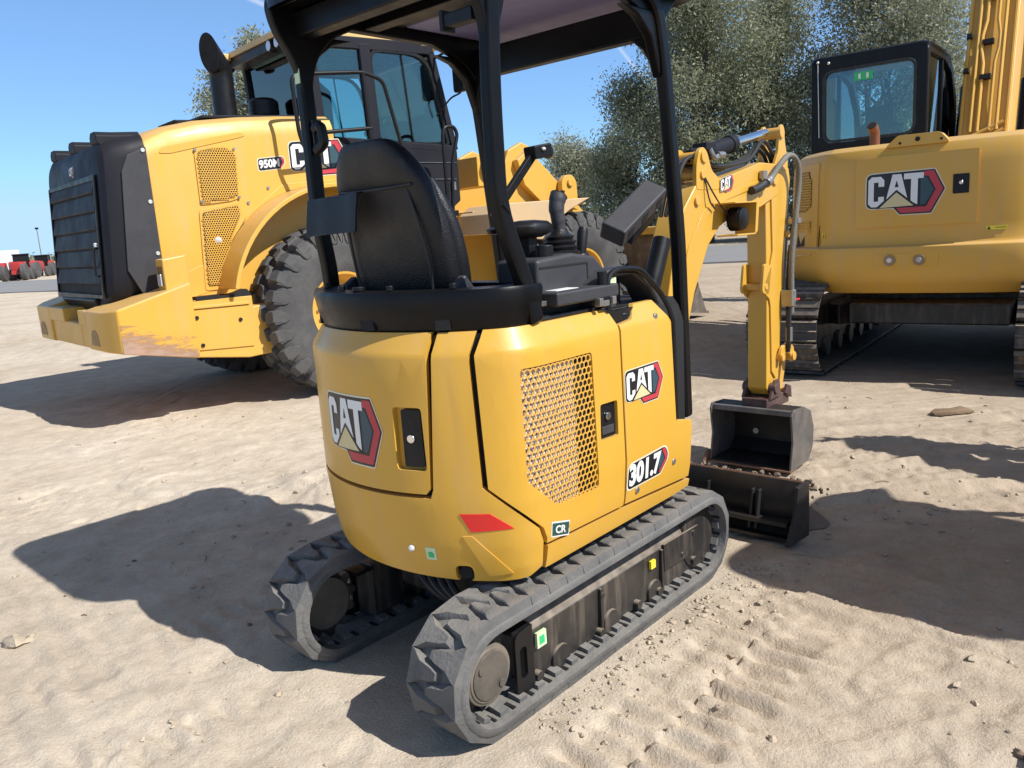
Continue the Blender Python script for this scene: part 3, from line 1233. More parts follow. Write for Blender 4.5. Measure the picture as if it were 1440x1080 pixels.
# proud wedge under the reflector
b = B()
sheet(b, [(1.236, .556), (1.205, .556), (1.085, .425), (1.165, .418)], skin, .003, .012, [1.1, 1.14, 1.18, 1.21], [.44, .52])
b.part("cast_rib", 'yellow', counter, bevel=.006)
b = B()
sheet(b, rpoly([(1.365, .470), (1.330, .470), (1.330, .512), (1.365, .512)], .004), skin, .0012)
b.mi = 1
sheet(b, [(1.357, .478), (1.338, .478), (1.338, .492), (1.346, .498), (1.357, .496)], skin, .002)
b.part("lifting_sticker", ['pale', 'green'], counter)
b = B()
b.ball(skin(1.413, .504, .004), (.011, .011, .011))
b.part("rear_bolt", 'lamp', counter)

door = [(2.62, .688), (2.0, .684), (1.55, .684), (1.336, .684), (1.322, .70), (1.300, 1.10), (1.292, 1.158), (2.62, 1.158)]
pk = rpoly([(1.428, .755), (1.326, .755), (1.330, .945), (1.428, .945)], .012, 2)
rd = panel("rear_door", door, mini, holes=[pk], bevel=.010)
b = B()
sheet(b, [(1.434, .748), (1.320, .748), (1.324, .952), (1.434, .952)], skin, -.0215, .002, SC_ARC)
b.part("latch_pocket", 'yellow', rd)
b = B()
sheet(b, rpoly([(1.401, .765), (1.333, .765), (1.336, .938), (1.401, .938)], .008), skin, -.004, .017, [1.35, 1.38])
la = b.part("latch", 'satin', rd, bevel=.003)
b = B()
b.cyl(skin(1.370, .852, -.004), skin(1.370, .852, .004), .013, n=16)
b.part("key_lock", 'chrome', rd, bevel=.002)
b = B()
emblem(b, lambda s, z, o: skin(1.76 - s, z, o), 0.0, .755, .288, .215, .0012, True, .0005, shear=-.02)
b.part("maker_emblem", EMB, rd)

# side door with perforated grille
sd = [(1.131, 1.158), (1.158, 1.092), (1.146, .702), (.972, .554), (.955, .515), (.955, .499), (.546, .491), (.555, 1.11), (.562, 1.142), (.585, 1.158)]
gr = rpoly([(1.029, 1.043), (1.027, .708), (.908, .606), (.698, .600), (.708, 1.043)], .014, 3)
lp = rpoly([(.680, .752), (.582, .748), (.582, .866), (.676, .868)], .008, 2)
sdoor = panel("side_door", sd, mini, holes=[gr, lp], bevel=.006)
b = B()
gi = inpoly([(1.045, 1.058), (1.043, .70), (.912, .592), (.684, .586), (.692, 1.058)])
hexmesh(b, gi, skin, .68, 1.05, .58, 1.065, .0215, .0026, -.004, .003)
b.part("perforated_grille", 'yellow2', sdoor, merge=False)
b = B()
hexmesh(b, inpoly([(1.06, 1.07), (1.06, .66), (.93, .58), (.79, .58), (.79, 1.07)]), skin, .785, 1.07, .575, 1.075, .0172, .0062, -.013, .003)
b.part("radiator_screen", 'core', sdoor, merge=False)
b = B()
sheet(b, [(1.09, 1.075), (1.09, .57), (.66, .57), (.66, 1.075)], skin, -.045, .004, SC_ARC)
b.part("grille_well", pmx("dusty_core", (.10, .085, .065), .8, .3), sdoor)
b = B()
sheet(b, rpoly([(.678, .754), (.584, .750), (.584, .864), (.674, .866)], .008, 2), skin, -.010, .012)
la = b.part("latch", 'satin', sdoor, bevel=.002)
b = B()
sheet(b, [(.664, .765), (.598, .763), (.598, .79), (.664, .792)], skin, -.004, .006)
b.part("latch_pull", 'grey', sdoor, bevel=.003)
b = B()
b.cyl(skin(.630, .822, -.010), skin(.630, .822, -.001), .013, n=16)
b.part("key_lock", 'chrome', sdoor, bevel=.002)
b = B()
b.mi = 0
sheet(b, [(.938, .562), (.938, .511), (.848, .489), (.848, .540)], skin, .001)
b.mi = 1
sheet(b, [(.934, .556), (.934, .515), (.852, .495), (.852, .536)], skin, .0016)
b.mi = 0
lettering(b, "CR", lambda u, v, o: skin(.938 - u, .509 + v - .24 * u, o), .018, .014, .026, .0022, .03, .8, width=.052)
b.part("radius_badge", ['white', 'teal'], sdoor)

# lower sill and front side panel
panel("sill_panel", [(.948, .487), (.541, .479), (.09, .455), (.09, .425), (.2, .418), (.948, .412)], mini, thick=.022, bevel=.007)
fp = [(.535, .490), (.545, 1.105), (.462, 1.112), (.405, 1.158), (.290, 1.158), (.232, 1.075), (.214, .716), (.105, .693), (.10, .468)]
fpan = panel("front_side_panel", fp, mini, bevel=.006)
b = B()
emblem(b, lambda s, z, o: skin(.535 - s, z, o), 0.0, .822, .236, .130, .0012, False, .0005, shear=0.0)
b.part("maker_emblem", EMB, fpan)
b = B()
fm = lambda u, v, o: skin(.525 - u, .545 + v + .02 * u, o)
b.mi = 0
sheet(b, rpoly([(-.012, -.010), (.205, -.010), (.262, .045), (.235, .095), (-.008, .088)], [.02, .01, .02, .02, .03]), fm, .001)
b.mi = 1
sheet(b, rpoly([(-.006, -.005), (.203, -.005), (.255, .045), (.231, .089), (-.003, .082)], [.02, .01, .02, .02, .03]), fm, .0015)
b.mi = 2
sheet(b, [(.207, .084), (.228, .084), (.248, .045), (.203, .002), (.190, .002), (.232, .045)], fm, .002)
b.mi = 3
sheet(b, [(.190, .075), (.207, .075), (.226, .045), (.195, .012), (.190, .012)], fm, .002)
b.mi = 4
lettering(b, "301.7", fm, .002, .002, .080, .0026, .05, .8, width=.200)
b.part("model_badge", ['outl', 'ink', 'red', 'inkblue', 'white'], fpan)
b = B()
for s, z in ((.468, .523), (.228, .562), (.325, 1.105)):
    b.cyl(skin(s, z, -.004), skin(s, z, .004), .012, n=16)
b.parts("panel_bolt", 'steel', fpan, bevel=.003)
# left-hand shell closing the far side
panel("left_side_panel", [(2.78, .46), (2.78, 1.158), (SEND - .1, 1.158), (SEND - .1, .46)], mini, bevel=.006)
b = B()
sheet(b, [(2.95, .43), (2.76, .43), (2.76, .46), (SEND - .1, .455), (SEND - .1, .43)], skin, 0, .02)
b.part("left_sill_panel", 'yellow', mini, bevel=.005)

# black rear guard ring and floor deck
b = B()
ss = [.90 + i * .02 for i in range(int((SEND - 1.78) / .02))]
prof_g = [(-.075, 1.152), (-.048, 1.158), (-.032, 1.20), (-.022, 1.262), (-.028, 1.274), (-.10, 1.276), (-.14, 1.262), (-.14, 1.152)]
b.loft([[skin(s, z, o, False) for s in ss] for o, z in prof_g], False)
b.loft([[skin(s, z, o, False) for o, z in prof_g] for s in (ss[0] - .001, ss[0])])
guard = b.part("rear_guard", 'black', mini, smooth=45)
b = B()
for s0, s1 in ((1.23, 1.275), (1.50, 1.56), (1.93, 1.945)):
    sheet(b, [(s0, 1.163), (s1, 1.163), (s1, 1.235), (s0, 1.235)], lambda s, z, o: skin(s, z, o, False), -.024 - .01, .012)
b.parts("guard_slot", 'dark', guard)
b = B()
for s in (1.45, 1.72, 1.22, 1.98):
    p = skin(s, 1.276, -.07, False)
    b.cyl(p, (p[0], p[1], p[2] + .016), .011, n=8)
p = skin(1.62, 1.276, -.08, False)
b.cyl(p, (p[0], p[1], p[2] + .012), .02, n=14)
b.parts("guard_bolt", 'satin', guard, bevel=.002)
b = B()
b.prism([(q[0] * .93, q[1] * .93) for q in OUT[40:-40:6]] + [(.55, .45), (.55, -.20)], 'z', 1.10, 1.148)
b.part("floor_deck", 'satin', mini)

# black edging along the top of the right side and the fuel filler
b = B()
b.tube([skin(s, 1.163, -.016) for s in (.96, .86, .76, .66, .58)], .011, 8)
b.tube([(.02, -.455, 1.165), (.02, -.45, 1.28)], .016, 8)
pth = rpath([(.03, -.462, 1.155), (.035, -.458, 1.262), (.10, -.452, 1.282), (.24, -.452, 1.272), (.36, -.462, 1.17), (.385, -.485, 1.10), (.392, -.487, .72)], .05, 5)
b.tube(pth, .0095, 8)
b.part("edge_trim", 'satin', mini)
b = B()
b.cyl((.145, -.415, 1.095), (.145, -.415, 1.135), .048, n=24)
fc = b.part("fuel_cap", 'satin', mini, bevel=.006)
b = B()
b.bx(.10, .19, -.430, -.400, 1.133, 1.150)
b.part("cap_grip", 'grey', fc, bevel=.005)
b = B()
b.bx(.02, .24, -.45, -.34, 1.06, 1.10)
b.bx(.02, .24, -.37, -.35, 1.09, 1.24)
b.part("filler_recess", 'satin', mini, bevel=.006)

# --- canopy
def spl2(pts):
    return [(p.x, p.y) for p in spline([(x, y, 0) for x, y in pts], 4)]


b = B()
for y in (-.46, .46):
    yy = .42 * (1 if y > 0 else -1)
    yf = .44 * (1 if y > 0 else -1)
    pts = rpath([(-.315 if y < 0 else -.375, yy * 1.06, 1.16), (-.355 if y < 0 else -.385, yy * 1.02, 1.33), (-.415, yy, 1.49), (-.412, yy, 1.80), (-.405, yy * 1.04, 2.172), (.395, yf, 2.172), (.445, yf, 1.95), (.515, yf, 1.35), (.535, yf, .69 if y < 0 else 1.12)], [0, .1, .12, .1, .13, .15, .1, .1, 0], 6)
    b.bar(pts, .044, .050)
posts = b.part("canopy_frame", 'black', mini, bevel=.012, seg=3)
b = B()
for y in (-.43, .43):
    for (cx, sg) in ((-.415, 1), (.42, -1)):
        b.prism([(cx, 2.11), (cx + sg * .22, 2.11), (cx + sg * .13, 2.085), (cx + sg * .055, 2.03), (cx + sg * .015, 1.93), (cx, 1.90)], 'y', y - .017, y + .017)
b.bar([(.425, -.42, 2.09), (.425, .42, 2.09)], .05, .11, side=(1, 0, 0))
for s in (-1, 1):
    b.prism([(s * .42, 2.05), (s * .30, 2.05), (s * .345, 2.03), (s * .385, 1.995), (s * .405, 1.955), (s * .42, 1.90)], 'x', .405, .445)
b.bar([(-.41, -.42, 2.13), (-.41, .42, 2.13)], .06, .08, side=(1, 0, 0))
for s in (-1, 1):
    b.prism(spl2([(-.515, 2.22), (-.525, 2.17), (-.505, 2.10), (-.46, 2.03), (-.436, 1.96), (-.432, 1.86)]) + spl2([(-.392, 1.86), (-.385, 1.95), (-.355, 2.03), (-.29, 2.10), (-.20, 2.143)]) + spl2([(.18, 2.143), (.32, 2.10), (.395, 2.04), (.43, 1.97)]) + spl2([(.452, 1.965), (.455, 2.02), (.468, 2.09), (.54, 2.16), (.56, 2.22)]), 'y', s * .405, s * .440)
b.part("cross_beams", 'black', posts, bevel=.008)
b = B()
ro = rpoly([(-.535, -.515), (.63, -.515), (.63, .515), (-.535, .515)], .17, 7)
ri = rpoly([(-.49, -.47), (.585, -.47), (.585, .47), (-.49, .47)], .15, 7)
b.loft([[(x, y, 2.200) for x, y in ri], [(x, y, 2.168) for x, y in ro], [(x, y, 2.215) for x, y in ro], [(x * .985, y * .985, 2.25) for x, y in ro], [(x * .9, y * .88, 2.275) for x, y in ro]], True)
roofp = b.part("canopy_roof", 'black', mini, smooth=50)
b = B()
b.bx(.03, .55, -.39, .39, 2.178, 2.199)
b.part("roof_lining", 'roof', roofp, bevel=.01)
b = B()
for x in (-.30, -.12):
    b.bx(x - .03, x + .03, -.40, .40, 2.15, 2.176)
b.bx(-.49, .02, -.47, .47, 2.176, 2.201)
b.parts("roof_rib", 'black', roofp, bevel=.004)
b = B()
b.bx(-.43, -.39, -.385, -.27, 1.985, 2.02)
b.bx(-.435, -.385, -.28, -.265, 1.975, 2.03)
b.part("lamp_bracket", 'satin', posts, bevel=.004)
b = B()
b.bx(-.43, -.395, .375, .381, 1.745, 1.83)
b.tube(rpath([(-.42, .38, 1.80), (-.42, .345, 1.81), (-.42, .335, 1.75), (-.42, .38, 1.73)], .015), .017, 8)
b.part("coat_hook", 'satin', posts, bevel=.003)
b = B()
b.bx(-.441, -.4385, .405, .432, 1.95, 1.995)
b.part("post_sticker", 'pale', posts)
b = B()
b.tube([(-.42, -.44, 1.50), (-.395, -.44, 1.478), (-.385, -.39, 1.472), (-.40, -.38, 1.478)], .008, 8)
b.part("cable_tie", 'black', posts)

# --- seat
def seat():
    t = B()
    # back shell : rings up the height -> (x centre, half depth, y half width, z)
    st = [(-.375, .055, .230, 1.19), (-.385, .060, .234, 1.27), (-.40, .062, .236, 1.38), (-.418, .062, .230, 1.46), (-.440, .058, .212, 1.54), (-.452, .055, .205, 1.578), (-.462, .056, .195, 1.60), (-.475, .056, .172, 1.64), (-.492, .050, .132, 1.69), (-.503, .036, .104, 1.712), (-.508, .012, .07, 1.718)]
    rings = []
    for x, dpt, w, z in st:
        ring = []
        for i in range(28):
            a = 2 * math.pi * i / 28
            c, s = math.cos(a), math.sin(a)
            e = .55
            cc, sn = math.copysign(abs(c) ** e, c), math.copysign(abs(s) ** e, s)
            ring.append((x + dpt * cc * (1.0 if c > 0 else .8), .015 + w * sn, z))
        rings.append(ring)
    t.loft(rings)
    o = t.part("seat_back", 'vinyl', mini, smooth=60)
    md = o.modifiers.new("soft", 'SUBSURF')
    md.levels = md.render_levels = 1
    # shoulder bolsters and seams
    c = B()
    for s in (-1, 1):
        c.tube(spline([(-.345, .015 + s * .200, 1.20), (-.36, .015 + s * .214, 1.32), (-.380, .015 + s * .208, 1.44), (-.405, .015 + s * .185, 1.53), (-.42, .015 + s * .160, 1.58)]), [.030] * 25, 10)
    c.parts("side_bolster", 'vinyl', o, smooth=60)
    q = B()
    for s in (-1, 1):
        q.tube(spline([(-.432, .015 + s * .165, 1.20), (-.452, .015 + s * .178, 1.35), (-.475, .015 + s * .165, 1.48), (-.488, .015 + s * .145, 1.568)]), .0045, 6)
    q.tube(spline([(-.490, .015 - .172, 1.578), (-.503, .015 - .10, 1.574), (-.505, .015, 1.573), (-.503, .115, 1.574), (-.490, .187, 1.578)]), .005, 6)
    q.parts("seat_seam", 'bhose', o)
    u = B()
    u.prism([(-.30, 1.19), (-.435, 1.19), (-.450, 1.28), (-.40, 1.31)], 'y', -.262, -.232)
    u.prism([(-.30, 1.19), (-.435, 1.19), (-.450, 1.28), (-.40, 1.31)], 'y', .262, .292)
    u.parts("hinge_cover", 'grey', o, bevel=.008)
    k = B()
    k.loft([[(x, y, z) for x, y in rpoly([(-.40, -.21), (.10, -.22), (.10, .25), (-.40, .24)], .07, 5)] for z in (1.15, 1.22)] + [[(x, y, 1.25) for x, y in rpoly([(-.38, -.18), (.07, -.19), (.07, .22), (-.38, .21)], .07, 5)]])
    k.part("seat_cushion", 'vinyl', mini, smooth=60)
    f = B()
    yl = [.31 - .02 * i for i in range(14)]
    rings = []
    for z, xo in ((1.575, -.495), (1.570, -.528), (1.51, -.540), (1.455, -.548)):
        rings.append((z, xo))
    ring2 = []
    for z, xo in rings:
        ring2.append([(xo + .0015 * math.sin(i * .9), y, z - .02 * (y - .05)) for i, y in enumerate(yl)])
    f.add([p for r_ in ring2 for p in r_], [(j * 14 + i, j * 14 + i + 1, (j + 1) * 14 + i + 1, (j + 1) * 14 + i) for j in range(3) for i in range(13)])
    fo = f.part("manual_flap", 'vinyl', o, smooth=60)
    sm = fo.modifiers.new("thick", 'SOLIDIFY')
    sm.thickness = .006
    w = B()
    w.tube(spline([(-.505, .235, 1.46), (-.503, .215, 1.425), (-.505, .205, 1.455), (-.505, .185, 1.425), (-.505, .175, 1.45)]), .003, 6)
    w.part("cord", 'steel', o)


seat()
b = B()
b.tube(spline([(-.30, .33, 1.26), (-.24, .34, 1.36), (-.15, .34, 1.40), (.0, .34, 1.41)]), [.03] * 19, 10)
b.part("left_armrest", 'vinyl', mini)

# --- right console
b = B()
b.prism([(-.22, 1.13), (.20, 1.13), (.175, 1.25), (.075, 1.328), (-.04, 1.345), (-.22, 1.335)], 'y', -.385, -.215)
cons = b.part("right_console", 'grey', mini, bevel=.014, seg=3)
b = B()
b.bx(-.21, .03, -.3868, -.3848, 1.306, 1.312)
b.bx(.028, .034, -.3868, -.3848, 1.15, 1.309)
b.parts("console_seam", 'dark', cons)
b = B()
b.cyl((-.115, -.33, 1.335), (-.115, -.33, 1.375), .028, n=20)
b.part("throttle_dial", 'satin', cons, bevel=.004)
b = B()
rg = []
for i, (r_, z) in enumerate(((.075, 1.33), (.078, 1.345), (.062, 1.352), (.070, 1.362), (.056, 1.369), (.064, 1.379), (.048, 1.386), (.054, 1.396), (.036, 1.405), (.024, 1.425))):
    rg.append([(.010 + .10 * (z - 1.33) + r_ * math.cos(2 * math.pi * k / 24), -.29 + r_ * .8 * math.sin(2 * math.pi * k / 24), z) for k in range(24)])
b.loft(rg)
boot = b.part("joystick_boot", 'vinyl', cons, smooth=60)
b = B()
b.tube(spline([(.018, -.29, 1.41), (.014, -.29, 1.45), (.010, -.288, 1.485), (.018, -.288, 1.515), (.028, -.288, 1.53)]), [.022] * 5 + [.024] * 6 + [.026] * 6 + [.028] * 6 + [.030, .024], 14)
js = b.part("joystick_grip", 'grey', mini, smooth=60)
b = B()
for dx, dy in ((.006, .012), (.012, -.01), (-.008, 0)):
    b.cyl((.020 + dx, -.288 + dy, 1.528), (.024 + dx, -.288 + dy, 1.542), .007, n=10)
b.parts("grip_button", 'satin', js)
b = B()
rg = []
for i, (r_, z) in enumerate(((.042, 1.27), (.044, 1.295), (.034, 1.30), (.039, 1.312), (.029, 1.318), (.033, 1.328), (.020, 1.34))):
    rg.append([(.105 + .2 * (z - 1.26) + r_ * math.cos(2 * math.pi * k / 20), -.30 + r_ * .7 * math.sin(2 * math.pi * k / 20), z) for k in range(20)])
b.loft(rg)
b.tube([(.115, -.30, 1.33), (.130, -.30, 1.405), (.134, -.30, 1.418)], [.017, .019, .015], 14)
b.part("blade_lever", 'satin', cons, smooth=60)
b = B()
b.loft([[(-.12 + rx * math.cos(2 * math.pi * k / 24), -.27 + ry * math.sin(2 * math.pi * k / 24), z) for k in range(24)] for rx, ry, z in ((.05, .04, 1.40), (.10, .055, 1.415), (.11, .06, 1.435), (.085, .045, 1.45), (.03, .02, 1.455))])
b.bx(-.14, -.10, -.29, -.25, 1.33, 1.41)
b.part("right_armrest", 'vinyl', cons, smooth=60)
b = B()
b.loft([[(.10 + rx * math.cos(2 * math.pi * k / 24), -.02 + ry * math.sin(2 * math.pi * k / 24), z) for k in range(24)] for rx, ry, z in ((.06, .05, 1.412), (.115, .075, 1.418), (.122, .08, 1.432), (.10, .07, 1.441), (.03, .02, 1.443))])
b.bar([(.10, .0, 1.415), (.145, .0, 1.15)], .03, .03)
b.bar([(.14, -.04, 1.415), (.185, -.04, 1.15)], .03, .03)
b.part("travel_pedal", 'satin', mini, smooth=50)
b = B()
b.bx(-.235, .085, -.47, -.325, 1.196, 1.238)
ub = b.part("fuse_box", 'grey', mini, bevel=.008)
b = B()
b.bx(-.19, -.08, -.43, -.355, 1.238, 1.2395)
b.part("paper_label", 'white', ub)
b = B()
b.bx(-.04, -.02, -.482, -.46, 1.175, 1.20)
b.bx(.03, .05, -.482, -.46, 1.175, 1.20)
b.bx(-.01, .02, -.476, -.46, 1.172, 1.19)
b.bx(-.28, -.235, -.43, -.36, 1.20, 1.215)
b.parts("box_catch", 'steel', ub, bevel=.002)
b = B()
b.prism([(-.02, 1.14), (.03, 1.14), (.045, 1.25), (.10, 1.255), (.22, 1.255), (.32, 1.20), (.38, 1.12), (.42, 1.12), (.40, 1.17), (.29, 1.265), (.2, 1.282), (.07, 1.282), (.0, 1.24)], 'y', -.44, -.33)
b.part("console_cowl", 'grey', mini, bevel=.012, seg=3)
b = B()
b.bx(.065, .11, -.4415, -.44, 1.21, 1.255)
b.part("panel_sticker", 'pale', mini)

# --- front light box and guard near the windscreen posts
b = B()
mt = Matrix.Translation((.83, -.05, 1.465)) @ Matrix.Rotation(R(-27), 4, 'Y') @ Matrix.Rotation(R(30), 4, 'X')
b.bx(-.19, .19, -.055, .055, -.04, .04, mt)
mon = b.part("front_guard_box", 'grey', mini, bevel=.010)
b = B()
for i in range(3):
    x = -.125 + .125 * i
    b.bx(x - .024, x + .024, -.0565, -.052, -.022, .022, mt)
b.parts("guard_slot", 'dark', mon)
b = B()
b.bx(-.02, .19, -.03, .02, -.15, -.035, mt)
b.part("guard_bracket", 'cowl', mon, bevel=.006)

# --- boom group
Y = .068
b = B()
bp_ = [(.98, .50), (1.10, .50), (1.20, .86), (1.30, 1.08), (1.44, 1.29), (1.56, 1.375), (1.70, 1.42), (2.02, 1.455), (2.22, 1.51), (2.25, 1.60), (2.20, 1.68), (2.02, 1.685), (1.60, 1.605), (1.48, 1.60), (1.34, 1.58), (1.22, 1.47), (1.13, 1.30), (1.02, .95)]
b.prism(bp_, 'y', -Y, Y)
boom = b.part("boom", 'yellow', mini, bevel=.008, seg=2)
for s in (-1, 1):
    b = B()
    b.prism(rpoly([(1.33, 1.55), (1.335, 1.66), (1.365, 1.73), (1.40, 1.748), (1.44, 1.725), (1.48, 1.64), (1.56, 1.60), (1.56, 1.55)], .025, 3), 'y', s * (Y - .020), s * (Y + .002))
    b.part("cylinder_bracket", 'yellow', boom, bevel=.003)
b = B()
for s in (-1, 1):
    rr = rpoly([(1.02, .60), (1.13, .98), (1.28, 1.28), (1.42, 1.42), (1.62, 1.50), (2.05, 1.575), (2.05, 1.60), (1.60, 1.53), (1.39, 1.455), (1.245, 1.30), (1.10, .99), (.995, .60)], .02, 2)
    b.prism(rr, 'y', s * Y, s * (Y + .005))
b.parts("boom_ridge", 'yellow', boom, bevel=.002)
b = B()
for x, z, r_ in ((1.40, 1.70, .028), (1.33, 1.50, .022), (1.385, 1.62, .02), (2.175, 1.60, .032)):
    b.cyl((x, -Y - .012, z), (x, Y + .012, z), r_, n=18)
b.parts("boom_pin", 'yellow2', boom, bevel=.003)
b = B()
emblem(b, lambda u, v, o: (u, -Y - .005 - o, v), 1.555, 1.525, .14, .075, .002, False, .0006, shear=.18)
b.part("maker_emblem", EMB, boom)
b = B()
# lamp guard bracket on the boom's right face
b.bx(1.50, 1.74, -Y - .11, -Y, 1.478, 1.486)
b.bx(1.52, 1.72, -Y - .11, -Y, 1.325, 1.333)
b.prism([(1.71, 1.325), (1.74, 1.34), (1.76, 1.486), (1.73, 1.486)], 'y', -Y - .11, -Y)
b.part("lamp_guard", 'yellow', boom, bevel=.003)
b = B()
b.lathe([(.03, 0), (.052, .01), (.055, .03), (.055, .05), (.048, .08), (.03, .085)], 'y', (1.63, -Y - .10, 1.405), 24)
for i in range(5):
    b.lathe([(.058, .022 + .012 * i), (.058, .027 + .012 * i)], 'y', (1.63, -Y - .10, 1.405), 24)
b.part("work_lamp", 'satin', boom)
b = B()
b.tube(spline([(1.40, -Y - .006, 1.61), (1.46, -Y - .02, 1.53), (1.53, -Y - .03, 1.46), (1.60, -Y - .03, 1.42)]), .004, 6)
b.tube(spline([(1.40, -Y - .006, 1.61), (1.42, -Y - .02, 1.50), (1.47, -Y - .02, 1.46)]), .004, 6)
b.part("lamp_cable", 'bhose', boom)
b = B()
b.cyl((1.03, 0, .80), (1.115, 0, 1.16), .045, n=20) if False else b.cyl((.93, -.02, 1.02), (1.10, -.02, 1.34), .042, n=20)
b.part("boom_cylinder", 'satin', boom, bevel=.004)
b = B()
b.cyl((1.40, 0, 1.70), (1.80, 0, 1.775), .040, n=20)
b.cyl((1.78, 0, 1.772), (1.83, 0, 1.781), .046, n=20)
b.bx(1.46, 1.56, -.055, .02, 1.735, 1.77)
acyl = b.part("arm_cylinder", 'cowl', mini, bevel=.004)
b = B()
b.cyl((1.82, 0, 1.779), (2.22, 0, 1.848), .022, n=16)
b.part("cylinder_rod", 'chrome', acyl)
b = B()
b.tube(spline([(1.50, -.05, 1.74), (1.53, -.06, 1.70), (1.58, -.06, 1.715)]), .012, 8)
b.tube(spline([(1.56, -.06, 1.712), (1.62, -.06, 1.715)]), .016, 8)
b.parts("cylinder_fitting", 'steel', acyl)

# swing post and its bracket ahead of the body
b = B()
b.prism([(.55, .42), (1.08, .42), (1.10, .62), (1.0, .85), (.92, 1.05), (.86, 1.05), (.86, .60), (.55, .56)], 'y', -.10, .10)
b.part("swing_post", 'yellow', mini, bevel=.01)

# arm (stick)
Y2 = .056
b = B()
ap = [(2.10, .46), (2.14, .415), (2.23, .415), (2.26, .50), (2.29, .72), (2.335, 1.10), (2.385, 1.42), (2.42, 1.60), (2.40, 1.66), (2.33, 1.70), (2.20, 1.68), (2.12, 1.62), (2.10, 1.50), (2.11, 1.0)]
b.prism(ap, 'y', -Y2, Y2)
arm = b.part("arm", 'yellow', mini, bevel=.006)
b = B()
for s in (-1, 1):
    lob = [(2.10, 1.62), (2.15, 1.55), (2.165, 1.22), (2.13, 1.13), (2.07, 1.06), (2.055, 1.02), (2.08, .985), (2.12, .96), (2.135, .92), (2.15, .55), (2.20, .50), (2.20, 1.62)]
    b.prism(lob, 'y', s * Y2, s * (Y2 + .010))
for z in (1.04,):
    for s in (-1, 1): b.prism(rpoly([(2.03, 1.0), (2.12, .98), (2.15, 1.14), (2.06, 1.16)], .03, 3), 'y', s * (Y2 + .002) - .008, s * (Y2 + .002) + .008)
b.parts("arm_lug", 'yellow', arm, bevel=.003)
b = B()
for x, z, r_ in ((2.20, 1.60, .04), (2.285, 1.845, .03), (2.145, .455, .028), (2.08, 1.03, .018), (2.37, 1.30, .02)):
    b.cyl((x, -Y2 - .014, z), (x, Y2 + .014, z), r_, n=18)
b.parts("arm_pin", 'yellow2', arm, bevel=.003)
# bucket cylinder along the front of the arm
b = B()
b.cyl((2.40, 0, 1.38), (2.375, 0, .92), .036, n=18)
bc = b.part("bucket_cylinder", 'satin', mini, bevel=.004)
b = B()
b.cyl((2.376, 0, .93), (2.345, 0, .60), .019, n=14)
b.part("cylinder_rod", 'chrome', bc)
# linkage
b = B()
for s in (-1, 1):
    yy = s * .075
    b.prism(rpoly([(2.22, .63), (2.255, .675), (2.33, .69), (2.40, .66), (2.43, .58), (2.385, .565), (2.35, .625), (2.28, .63), (2.25, .59)], .015, 2), 'y', yy - .010, yy + .010)
lk = b.part("tipping_link", 'yellow', mini, bevel=.003)
b = B()
b.bar([(2.395, 0, .60), (2.33, 0, .40)], .07, .05)
b.cyl((2.395, -.095, .60), (2.395, .095, .60), .026, n=16)
b.cyl((2.245, -.095, .615), (2.245, .095, .615), .022, n=16)
b.cyl((2.33, -.085, .40), (2.33, .085, .40), .024, n=16)
b.part("bucket_link", 'yellow2', lk, bevel=.003)
for s in (-1, 1):
    b = B()
    b.prism(rpoly([(2.20, 1.66), (2.255, 1.74), (2.275, 1.86), (2.30, 1.895), (2.335, 1.88), (2.345, 1.80), (2.385, 1.70), (2.38, 1.64)], .02, 3), 'y', s * .040, s * .058)
    b.part("arm_horn", 'yellow', arm, bevel=.003)
# hoses down the arm's right face
b = B()
b.tube(spline([(1.90, -Y - .02, 1.545), (1.99, -Y - .03, 1.575), (2.06, -Y - .035, 1.60), (2.16, -Y - .045, 1.675), (2.26, -Y - .05, 1.72), (2.36, -Y - .05, 1.69), (2.40, -Y - .045, 1.58), (2.365, -Y - .04, 1.38), (2.33, -Y - .035, 1.18), (2.325, -Y - .035, 1.0), (2.325, -Y - .035, .86)], 8), .0155, 10)
b.part("arm_hose", 'hose', arm)
b = B()
b.tube(spline([(1.86, -Y - .02, 1.54), (1.92, -Y - .025, 1.55), (1.99, -Y - .03, 1.572)], 5), .022, 10)
b.tube(spline([(2.345, -Y - .02, 1.24), (2.335, -Y - .01, 1.05), (2.335, -Y - .01, .80)], 5), .011, 8)
b.tube(spline([(2.30, -Y - .03, .88), (2.30, -Y - .03, .70), (2.305, -Y - .02, .64)], 5), .016, 8)
b.tube(spline([(2.10, .085, 1.50), (2.215, .09, 1.40), (2.225, .09, 1.2), (2.225, .09, 1.02)], 5), .013, 8)
b.parts("hydraulic_line", 'bhose', arm)
b = B()
b.bx(1.985, 2.03, -Y - .03, -Y - .005, 1.60, 1.64)
b.cyl((2.0, -Y - .035, 1.575), (2.04, -Y - .037, 1.592), .026, n=12)
b.bx(2.285, 2.335, -Y - .055, -Y + .01, .90, .99)
b.cyl((2.325, -Y - .035, .99), (2.325, -Y - .035, .92), .026, n=12)
b.bx(2.36, 2.40, -Y - .06, -Y, 1.355, 1.385)
b.cyl((2.305, -Y - .03, .78), (2.305, -Y - .03, .70), .020, n=10)
b.parts("hose_clamp", 'steel', arm, bevel=.002)
b = B()
b.cyl((2.30, -Y - .02, .935), (2.40, -Y - .05, .93), .006, n=8)
b.part("valve_handle", 'redref', arm)

